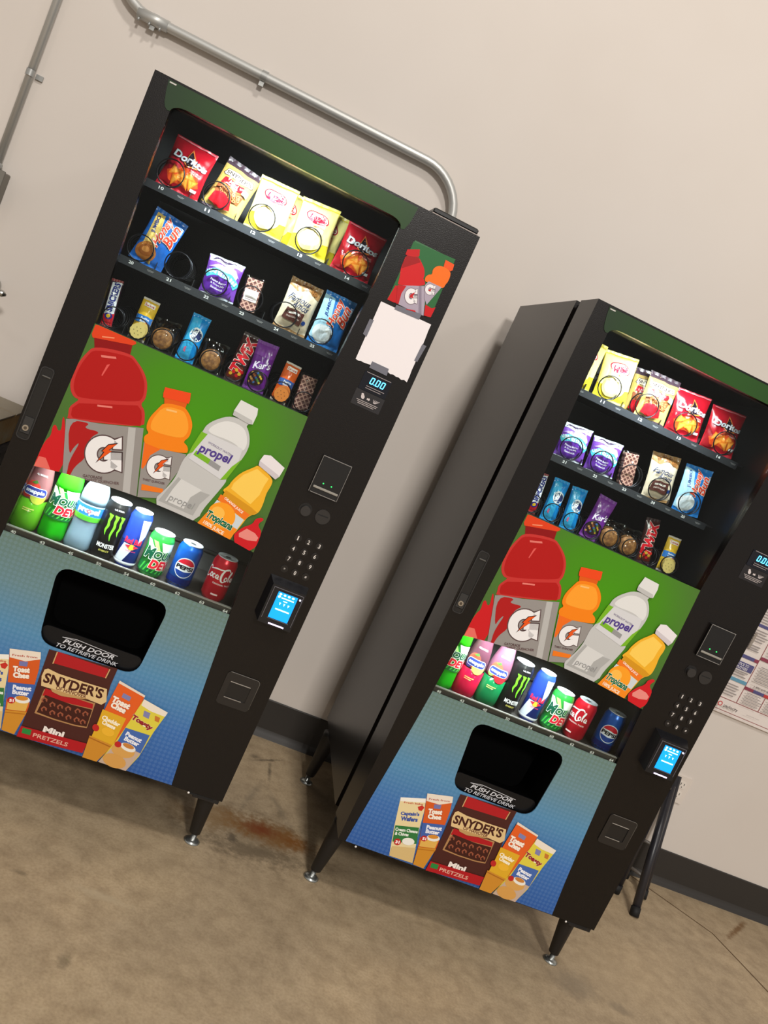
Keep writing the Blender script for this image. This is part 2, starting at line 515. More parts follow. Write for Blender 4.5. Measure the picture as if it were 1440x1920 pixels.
for i in range(3):
    link('set_screw', MB().lathe([(0.004, 0), (0.004, 0.010), (0.0, 0.011)], STEEL, 8, -0.32 + 0.035*i, WALLY-0.04, 2.112).mesh('set_screw'), con)
tag(con, 'long galvanised steel conduit running along the wall and bending down behind the left vending machine', 'conduit')

con2 = empty('conduit'); 
link('pipe', MB().tube([(-0.566, WALLY-0.026, 3.4), (-0.566, WALLY-0.026, 1.50)], 0.0125, GALV, 14).mesh('pipe'), con2)
strap(-0.566, 1.823, False, con2, 0.0125)
tag(con2, 'short vertical steel conduit dropping into the grey box at the left edge', 'conduit')

bx = empty('electrical_box', (-0.57, WALLY, 1.40)); bx.matrix_world = Matrix.Translation((0, 0, 0))
link('box', MB().box(-0.64, -0.522, WALLY-0.062, WALLY, 1.385, 1.505, mat((120, 116, 108), 0.45, 0.6), 0.003).mesh('box'), bx)
link('cover_plate', MB().box(-0.643, -0.519, WALLY-0.066, WALLY-0.062, 1.382, 1.508, mat((134, 130, 122), 0.4, 0.6), 0.0015).mesh('cover_plate'), bx)
link('connector', MB().lathe([(0.018, 0), (0.018, 0.02), (0.014, 0.024)], STEEL, 16, -0.566, WALLY-0.026, 1.503).mesh('connector'), bx)
tag(bx, 'grey metal electrical box on the wall at the end of the vertical conduit', 'electrical box')

# chrome fixture at the left edge, waste bin and carton beside the left machine
fx = empty('wall_fixture')
link('mount', MB().lathe([(0.03, 0), (0.032, 0.012), (0.028, 0.02)], CHROME, 24, 0, 0, 0).mesh('mount'), fx)
link('arm', MB().tube([(0, 0, 0.0), (0, 0, 0.10), (0.02, 0, 0.135), (0.055, 0, 0.15)], 0.010, CHROME, 12).mesh('arm'), fx)
link('tip', MB().tube([(0.05, 0, 0.15), (0.085, 0, 0.15), (0.096, 0, 0.15)], [0.011, 0.011, 0.004], CHROME, 12).mesh('tip'), fx)
fx.location = (-0.46, WALLY, 1.155); fx.rotation_euler = (math.radians(90), 0, 0)
tag(fx, 'small chrome fixture sticking out of the wall at the left edge of the photo', 'fixture')

wb = empty('waste_bin', (-0.37, 0.74, 0))
def loft(secs, m, y=False):
    mb = MB(); v = []; f = []; n = None
    for (pts, z) in secs:
        n = len(pts); v += [(p[0], p[1], z) for p in pts]
    for i in range(len(secs)-1):
        for k in range(n):
            j = (k+1) % n; f.append((i*n+k, i*n+j, (i+1)*n+j, (i+1)*n+k))
    f.append(tuple(range(n-1, -1, -1))); f.append(tuple((len(secs)-1)*n + k for k in range(n)))
    return mb.add(v, f, m)
link('body', loft([(rrect(-0.15, 0.15, -0.17, 0.17, 0.04), 0), (rrect(-0.18, 0.18, -0.2, 0.2, 0.05), 0.70)], mat((20, 20, 24), 0.45)).mesh('body'), wb)
link('rim', loft([(rrect(-0.19, 0.19, -0.21, 0.21, 0.05), 0.70), (rrect(-0.19, 0.19, -0.21, 0.21, 0.05), 0.722)], mat((34, 34, 40), 0.4)).mesh('rim'), wb)
tag(wb, 'black waste bin standing behind the left vending machine at the left edge', 'bin')
CARD, nt, bs = node_mat('brown_board')
tc = nt.nodes.new('ShaderNodeTexCoord'); n1 = noise_tex(nt, tc.outputs['Object'], 9, 4)
nt.links.new(ramp(nt, n1, [(0.3, (128, 92, 44)), (0.55, (150, 116, 66)), (0.75, (156, 142, 114))]), bs.inputs['Base Color'])
bs.inputs['Roughness'].default_value = 0.6
FLAPM = mat((138, 128, 110), 0.6)
cb = empty('carton', (-0.36, 0.76, 0.722))
link('body', MB().box(-0.17, 0.17, -0.17, 0.17, 0, 0.10, CARD, 0.004).mesh('body'), cb)
link('flap', MB().box(-0.172, 0.172, -0.172, -0.01, 0.1, 0.104, FLAPM).box(-0.172, 0.172, 0.01, 0.172, 0.1, 0.104, FLAPM).mesh('flap'), cb)
tag(cb, 'low brown carton resting on top of the black waste bin', 'carton')

# outlet
ot = empty('wall_outlet')
link('plate', MB().prism(rrect(2.622, 2.692, 0.352, 0.468, 0.006), WALLY-0.006, WALLY, mat((216, 206, 196), 0.4)).mesh('plate'), ot)
for zc in (0.388, 0.432):
    s = link('socket', MB().prism(rrect(2.640, 2.674, zc-0.015, zc+0.015, 0.010), WALLY-0.008, WALLY-0.005, mat((222, 213, 203), 0.4)).mesh('socket'), ot)
    link('slots', MB().box(2.648, 2.6505, WALLY-0.0085, WALLY-0.007, zc-0.001, zc+0.009, GASKET).box(2.663, 2.6655, WALLY-0.0085, WALLY-0.007, zc-0.001, zc+0.008, GASKET).box(2.655, 2.659, WALLY-0.0085, WALLY-0.007, zc-0.011, zc-0.007, GASKET).mesh('slots'), s)
tag(ot, 'white double wall outlet beside the card reader of the right machine', 'outlet')

# employment notice
nb = empty('notice_board', (2.6, WALLY, 0.77)); nb.matrix_world = Matrix.Translation((0, 0, 0))
PAPER = mat((226, 216, 210), 0.35)
link('board', MB().box(2.40, 3.35, WALLY-0.012, WALLY-0.001, 0.769, 1.90, PAPER, 0.002).mesh('board'), nb)
a = Art(); RL = (150, 84, 84); NV = (84, 82, 128); GT = (150, 142, 140)
for (x0, x1, z0, z1) in ((2.42, 3.34, 0.782, 0.7845), (2.42, 3.34, 0.831, 0.834), (2.42, 3.34, 1.875, 1.878)): a.rect(RL, x0, x1, z0, z1)
for x in (2.6885, 2.973, 3.26): a.rect(RL, x, x+0.003, 0.833, 1.876)
a.rect(RL, 2.792, 2.795, 0.833, 0.896)
a.rect(NV, 2.42, 2.688, 1.150, 1.162); a.rect(NV, 2.42, 2.67, 1.012, 1.026); a.rect((140, 60, 80), 2.67, 2.690, 1.012, 1.026)
a.rect(NV, 2.56, 2.684, 0.964, 0.996); a.rect((96, 150, 176), 2.42, 2.688, 0.912, 0.926)
a.rect((140, 60, 80), 2.691, 2.73, 0.897, 0.910); a.rect(NV, 2.73, 2.78, 0.897, 0.910); a.rect((190, 60, 60), 2.78, 2.972, 0.897, 0.910)
a.rect((140, 60, 80), 2.691, 2.972, 1.030, 1.044); a.rect(NV, 2.691, 2.972, 1.30, 1.314)
a.text((220, 216, 222), 'NOTICE TO', 2.628, 0.986, 0.066, 0.011, 0, 0.02)
a.text((220, 216, 222), 'EMPLOYEES', 2.628, 0.972, 0.066, 0.011, 0, 0.02)
for z in (1.07, 1.06, 0.955, 0.947, 0.936, 1.052): a.rect(GT, 2.60, 2.66 + 0.02*random.random(), z, z+0.004)
for z in [0.85 + 0.011*i for i in range(5)] + [1.09 + 0.011*i for i in range(5)] + [1.17 + 0.011*i for i in range(30)]:
    a.rect(GT, 2.52, 2.66 + 0.02*random.random(), z, z+0.0035)
for z in [0.845 + 0.011*i for i in range(5)]: a.rect(GT, 2.70, 2.76 + 0.025*random.random(), z, z+0.003); a.rect(GT, 2.80, 2.93 + 0.03*random.random(), z, z+0.003)
for z in [0.945 + 0.012*i for i in range(6)] + [1.06 + 0.012*i for i in range(19)]: a.rect(GT, 2.70, 2.90 + 0.05*random.random(), z, z+0.0035)
a.text((90, 84, 84), '1-800-669-4000', 2.752, 0.925, 0.085, 0.009, 0, 0.02)
a.text((150, 140, 138), 'paylocity.com', 2.77, 0.808, 0.06, 0.006)
a.ell((196, 84, 84), 2.613, 0.811, 0.0105, 0.0105); a.ell((226, 216, 210), 2.613, 0.811, 0.006, 0.006)
a.text((88, 80, 80), 'paylocity', 2.664, 0.808, 0.066, 0.016, 0, 0.02)
nm = a.build(lambda x, z, o: (x, WALLY - 0.012 - o, z), rough=0.4)
link('printed_text', nm.mesh('printed_text'), nb)
link('clip', MB().box(2.614, 2.624, WALLY-0.02, WALLY-0.012, 1.056, 1.121, mat((150, 140, 130), 0.3)).mesh('clip'), nb)
tag(nb, 'large white employment notice board on the wall at the right edge', 'notice board')

# folding chair behind the right machine
ch = empty('folding_chair', (2.55, 0.75, 0)); ch.matrix_world = Matrix.Translation((0, 0, 0))
TB = mat((36, 35, 40), 0.35)
def leg(a, b, r=0.0160):
    o = link('leg', MB().tube([a, b], r, TB, 12).mesh('leg'), ch)
    d = (Vector(b)-Vector(a)).normalized()
    link('rubber_cap', MB().tube([Vector(a), Vector(a)+d*0.035], r+0.0025, GASKET, 12).mesh('rubber_cap'), o)
def lerp(a, b, t): return tuple(Vector(a)*(1-t) + Vector(b)*t)
A0, A1 = (2.507, 0.636, 0.0), (2.531, 0.848, 0.455)
B0, B1 = (2.616, 0.80, 0.0), (2.612, 0.962, 0.465)
C0, C1 = (2.480, 0.768, 0.0), (2.470, 0.80, 0.60)
D0, D1 = (2.590, 0.925, 0.0), (2.530, 0.945, 0.60)
for p, q in ((A0, A1), (B0, B1), (C0, C1), (D0, D1)): leg(p, q)
def rung(a, b, r=0.007): link('rung', MB().tube([a, b], r, mat((96, 90, 84), 0.4), 10).mesh('rung'), ch)
rung((2.560, 0.90, 0.186), (2.632, 0.885, 0.182)); rung((2.555, 0.905, 0.063), (2.636, 0.835, 0.060)); rung(lerp(A0, A1, 0.97), lerp(C0, C1, 0.78))
link('brace_wire', MB().tube([(2.570, 0.90, 0.18), (2.575, 0.90, 0.065)], 0.0025, mat((150, 144, 136), 0.4), 6).mesh('brace_wire'), ch)
link('seat_panel', MB().box(2.34, 2.47, 0.80, 0.94, 0.60, 0.62, TB, 0.004).mesh('seat_panel'), ch)
tag(ch, 'black tubular folding chair standing between the right vending machine and the wall', 'chair')
POSTER=[
    ('p', (205, 30, 35), [(68.7, 889.3), (68.1, 910.9), (73.1, 955.4), (80.8, 967.8), (75.7, 993.9), (83.0, 998.3), (90.8, 986.1), (98.2, 990.5), (89.6, 1019.8), (93.4, 1024.5), (114.6, 973.5), (136.4, 899.4), (96.1, 892.5)]),
    ('p', (232, 110, 98), [(69.8, 891.0), (72.4, 911.5), (88.4, 913.6), (108.2, 897.7), (128.6, 899.1), (96.1, 892.5)]),
    ('p', (140, 16, 18), [(88.1, 1228.9), (175.1, 1247.6), (178.8, 1223.3), (98.8, 1203.5)]),
    ('p', (198, 52, 48), [(96.9, 1208.5), (85.6, 1184.0), (77.5, 1156.8), (74.6, 1129.0), (77.3, 1103.7), (84.5, 1087.4), (96.6, 1076.1), (110.0, 1076.1), (103.6, 1066.1), (94.4, 1048.9), (100.1, 1030.4), (99.6, 1020.0), (271.1, 1072.3), (265.4, 1094.2), (257.1, 1113.6), (243.0, 1123.1), (249.8, 1138.2), (244.5, 1163.5), (235.9, 1182.5), (221.1, 1199.7), (200.5, 1214.2), (178.8, 1226.3)]),
    ('p', (178, 24, 22), [(99.6, 1201.5), (90.8, 1180.5), (84.1, 1154.0), (82.2, 1126.5), (85.9, 1101.6), (95.0, 1086.1), (111.1, 1079.0), (235.5, 1124.6), (242.7, 1138.6), (238.6, 1160.9), (230.0, 1179.8), (213.9, 1197.7), (194.7, 1211.6), (179.4, 1218.9)]),
    ('p', (178, 24, 22), [(112.6, 1067.7), (102.0, 1051.0), (105.3, 1034.5), (111.7, 1029.5), (262.5, 1073.4), (257.9, 1093.9), (250.9, 1109.0), (238.4, 1117.4)]),
    ('p', (222, 66, 28), [(81.5, 1255.0), (89.1, 1258.5), (179.2, 1260.1), (182.4, 1252.1), (175.8, 1245.6), (86.4, 1224.7), (81.5, 1231.7)]),
    ('p', (240, 150, 110), [(104.6, 1236.5), (131.9, 1245.5), (131.9, 1242.6), (106.1, 1234.2)]),
    ('p', (226, 120, 110), [(117.9, 1194.5), (150.5, 1204.6), (153.9, 1200.2), (120.7, 1189.9)]),
    ('p', (226, 90, 85), [(138.5, 1178.5), (144.7, 1183.1), (138.4, 1149.4), (135.7, 1150.6)]),
    ('p', (232, 125, 115), [(152.3, 1081.7), (185.4, 1091.5), (187.0, 1087.4), (153.4, 1077.4)]),
    ('p', (150, 145, 141), [(98.2, 1020.6), (113.6, 1027.4), (170.8, 1040.5), (271.1, 1072.3), (290.8, 1001.0), (317.0, 917.6), (233.1, 906.9), (136.4, 899.4)]),
    ('p', (185, 183, 180), [(237.6, 1060.1), (254.2, 1064.9), (299.9, 917.8), (282.2, 915.3)]),
    ('p', (176, 28, 28), [(104.7, 1021.1), (154.8, 1034.7), (141.7, 1015.6), (184.0, 1023.8), (166.6, 1003.5), (165.1, 980.3), (173.1, 950.2), (158.9, 924.4), (154.4, 902.9), (144.4, 902.3), (140.6, 933.7), (148.2, 983.3), (138.3, 964.4), (135.4, 938.8)]),
    ('t', (238, 236, 236), 'G', 207.9, 975.0, 84.7, 89.9, 20.3, 0.09, 0, (90, 70, 70), 0.02),
    ('p', (60, 30, 30), [(230.2, 1015.3), (216.2, 987.2), (222.6, 988.7), (198.1, 947.5), (205.2, 980.0), (199.5, 980.0), (209.2, 1002.5)]),
    ('p', (232, 88, 26), [(227.9, 1010.7), (215.4, 989.3), (223.1, 990.2), (201.0, 954.9), (208.2, 981.3), (202.5, 981.2), (211.0, 1000.9)]),
    ('t', (95, 70, 70), 'GATORADE', 204.2, 913.1, 45.4, 7.5, 14.6, 0.02, 0, None, 0),
    ('t', (110, 85, 85), 'THIRST QUENCHER', 228.4, 910.4, 82.3, 8.1, 15.9, 0.02, 0, None, 0),
    ('p', (222, 92, 20), [(288.0, 1161.8), (342.7, 1170.9), (344.0, 1153.2), (294.3, 1145.8)]),
    ('p', (244, 132, 20), [(292.7, 1150.0), (285.1, 1130.8), (275.3, 1105.8), (273.9, 1085.7), (277.8, 1072.8), (287.5, 1066.0), (279.6, 1056.4), (281.3, 1046.2), (291.1, 1033.2), (388.1, 1053.0), (388.3, 1064.3), (381.3, 1074.2), (369.0, 1078.2), (378.4, 1094.6), (377.4, 1111.5), (374.2, 1126.7), (362.8, 1143.2), (348.9, 1154.2), (338.1, 1159.1)]),
    ('p', (250, 160, 45), [(295.5, 1142.7), (282.6, 1104.8), (283.3, 1082.5), (292.8, 1073.2), (362.9, 1083.0), (371.5, 1102.8), (365.7, 1123.0), (352.2, 1141.6), (339.4, 1150.0)]),
    ('p', (236, 74, 26), [(281.1, 1184.7), (341.9, 1196.1), (346.6, 1178.8), (346.6, 1170.2), (285.7, 1160.2), (282.5, 1169.6)]),
    ('p', (250, 190, 110), [(303.2, 1138.2), (328.3, 1142.6), (329.0, 1138.0), (303.8, 1133.6)]),
    ('p', (150, 145, 141), [(283.4, 1042.2), (291.1, 1033.2), (388.1, 1053.0), (388.9, 1018.4), (378.9, 976.6), (367.0, 924.3), (319.5, 918.6)]),
    ('p', (238, 110, 28), [(286.2, 1039.7), (327.0, 1040.1), (309.8, 1016.6), (309.4, 995.4), (305.8, 977.7), (301.1, 980.7)]),
    ('t', (238, 236, 236), 'G', 338.9, 996.9, 56.3, 59.2, 16.3, 0.09, 0, (90, 70, 70), 0.02),
    ('p', (60, 30, 30), [(354.5, 1027.3), (344.3, 1005.4), (349.7, 1006.6), (332.1, 976.6), (336.6, 1000.9), (332.2, 1000.2), (338.6, 1016.7)]),
    ('p', (232, 88, 26), [(352.7, 1022.8), (343.8, 1006.5), (349.3, 1007.6), (333.9, 981.1), (338.6, 1001.8), (334.2, 1001.1), (340.1, 1016.1)]),
    ('t', (100, 75, 75), 'THIRST QUENCHER', 341.4, 959.3, 53.7, 6.6, 10.7, 0.02, 0, None, 0),
    ('p', (238, 122, 30), [(317.2, 942.7), (369.4, 951.1), (371.2, 940.6), (321.1, 928.1)]),
    ('p', (196, 196, 194), [(451.9, 1186.1), (420.3, 1161.1), (405.0, 1140.2), (402.8, 1123.8), (392.3, 1057.3), (385.0, 1035.5), (386.3, 992.3), (374.7, 952.8), (355.9, 913.3), (420.3, 910.6), (475.8, 910.9), (476.6, 938.8), (489.2, 979.2), (503.2, 1026.5), (499.9, 1034.5), (516.1, 1090.8), (521.4, 1128.9), (512.9, 1153.4), (501.1, 1170.0), (493.6, 1176.0), (500.1, 1183.8)]),
    ('p', (224, 224, 222), [(434.7, 1162.5), (414.7, 1138.3), (415.0, 1123.0), (482.4, 1127.6), (510.4, 1111.6), (514.6, 1132.2), (504.5, 1155.9), (488.6, 1170.7), (457.6, 1172.6)]),
    ('p', (172, 172, 170), [(391.8, 993.4), (378.4, 952.5), (368.9, 919.4), (460.4, 916.0), (464.8, 949.8), (479.2, 981.3), (446.4, 980.1), (406.9, 988.5)]),
    ('p', (214, 214, 212), [(399.7, 991.7), (390.2, 958.7), (384.2, 925.9), (433.1, 923.7), (437.6, 957.3), (456.7, 984.5)]),
    ('p', (122, 182, 40), [(400.1, 1120.2), (418.3, 1119.5), (403.3, 1068.3), (391.7, 1055.8), (393.0, 1076.2)]),
    ('p', (212, 212, 214), [(417.0, 1122.6), (507.6, 1119.7), (510.9, 1088.5), (488.9, 1027.3), (396.6, 1046.7), (402.2, 1074.0)]),
    ('p', (122, 182, 40), [(517.4, 1096.4), (515.1, 1090.3), (500.9, 1033.7), (486.8, 1026.4), (500.8, 1069.0)]),
    ('p', (122, 182, 40), [(406.5, 1072.2), (446.8, 1064.6), (445.0, 1051.3), (403.3, 1059.6)]),
    ('p', (150, 150, 150), [(446.8, 1064.6), (476.0, 1058.4), (475.3, 1045.5), (445.0, 1051.3)]),
    ('t', (82, 62, 140), 'propel', 451.6, 1079.8, 84.3, 31.2, 0.1, 0.03, 0.15, None, 0),
    ('t', (130, 120, 150), 'WORKOUT WATER', 457.2, 1098.4, 64.5, 5.6, -7.6, 0.01, 0, None, 0),
    ('t', (150, 150, 150), 'propel', 422.0, 936.4, 66.3, 22.3, -0.4, 0.0, 0.15, None, 0),
    ('p', (222, 222, 220), [(457.7, 1229.9), (503.7, 1226.9), (507.6, 1212.0), (506.7, 1185.5), (498.0, 1182.9), (453.5, 1188.1), (452.2, 1199.8)]),
    ('p', (190, 190, 188), [(452.2, 1199.8), (501.7, 1194.5), (506.7, 1185.5), (498.0, 1182.9), (453.5, 1188.1)]),
    ('p', (240, 178, 44), [(560.2, 1099.7), (551.0, 1088.1), (527.3, 1064.0), (514.6, 1035.8), (512.3, 1020.8), (501.8, 1004.9), (513.3, 1000.9), (507.5, 988.2), (489.5, 937.2), (477.0, 905.0), (568.5, 899.2), (580.4, 940.5), (587.0, 969.1), (607.4, 982.9), (609.3, 1010.8), (605.1, 1041.1), (609.1, 1060.8), (607.0, 1080.3)]),
    ('p', (250, 206, 90), [(560.2, 1088.2), (534.8, 1060.9), (521.1, 1032.2), (520.2, 1016.6), (579.7, 998.3), (591.5, 1029.0), (592.8, 1055.1), (596.4, 1075.8)]),
    ('p', (214, 150, 30), [(510.1, 1008.4), (586.3, 991.4), (604.4, 984.2), (588.1, 969.6), (507.6, 990.8)]),
    ('p', (206, 214, 218), [(499.8, 977.3), (580.6, 954.8), (573.9, 923.5), (488.9, 935.6)]),
    ('p', (240, 120, 34), [(502.7, 993.9), (589.3, 972.7), (582.7, 955.7), (500.4, 978.8)]),
    ('p', (244, 140, 30), [(488.4, 936.7), (574.0, 926.2), (568.5, 899.2), (477.5, 905.2)]),
    ('p', (250, 160, 36), [(560.3, 939.2), (557.5, 929.3), (551.4, 920.9), (542.8, 914.8), (532.4, 911.6), (521.4, 911.7), (510.7, 914.9), (501.5, 921.0), (494.5, 929.4), (490.6, 939.3), (490.0, 949.6), (492.9, 959.4), (498.9, 967.7), (507.4, 973.8), (517.7, 977.0), (528.7, 977.1), (539.4, 973.9), (548.7, 967.9), (555.7, 959.5), (559.7, 949.6)]),
    ('p', (252, 190, 80), [(531.5, 945.2), (530.1, 940.6), (527.2, 936.7), (523.1, 933.9), (518.1, 932.5), (512.8, 932.5), (507.6, 934.0), (503.1, 936.9), (499.8, 940.8), (497.9, 945.4), (497.6, 950.2), (498.9, 954.7), (501.8, 958.6), (505.9, 961.4), (510.9, 962.9), (516.2, 962.8), (521.3, 961.3), (525.8, 958.5), (529.2, 954.6), (531.2, 950.0)]),
    ('t', (0, 104, 62), 'Tropicana', 525.8, 928.2, 72.7, 26.4, -8.3, 0.04, 0.1, (245, 250, 240), 0.03),
    ('t', (255, 236, 210), '100% JUICE', 518.6, 906.8, 57.8, 12.6, -9.9, 0.03, 0, None, 0),
    ('t', (255, 240, 220), 'ORANGE JUICE', 542.6, 979.4, 58.9, 8.7, -18.5, 0.03, 0, None, 0),
    ('p', (232, 226, 228), [(561.9, 1127.6), (578.3, 1132.7), (621.6, 1117.2), (618.3, 1091.6), (611.6, 1081.0), (559.6, 1098.2), (557.7, 1110.0)]),
    ('p', (206, 198, 202), [(557.7, 1110.0), (613.3, 1094.5), (618.3, 1091.6), (611.6, 1081.0), (559.6, 1098.2)]),
    ('p', (206, 30, 38), [(567.0, 899.9), (582.8, 935.0), (604.9, 953.3), (605.7, 969.2), (619.2, 978.7), (627.3, 974.4), (618.4, 962.9), (620.0, 953.1), (635.8, 942.8), (637.8, 886.0)]),
    ('p', (232, 140, 130), [(582.2, 918.5), (596.1, 937.3), (619.4, 934.0), (632.1, 926.2), (630.8, 915.9), (607.8, 909.6), (585.7, 910.2)]),
]
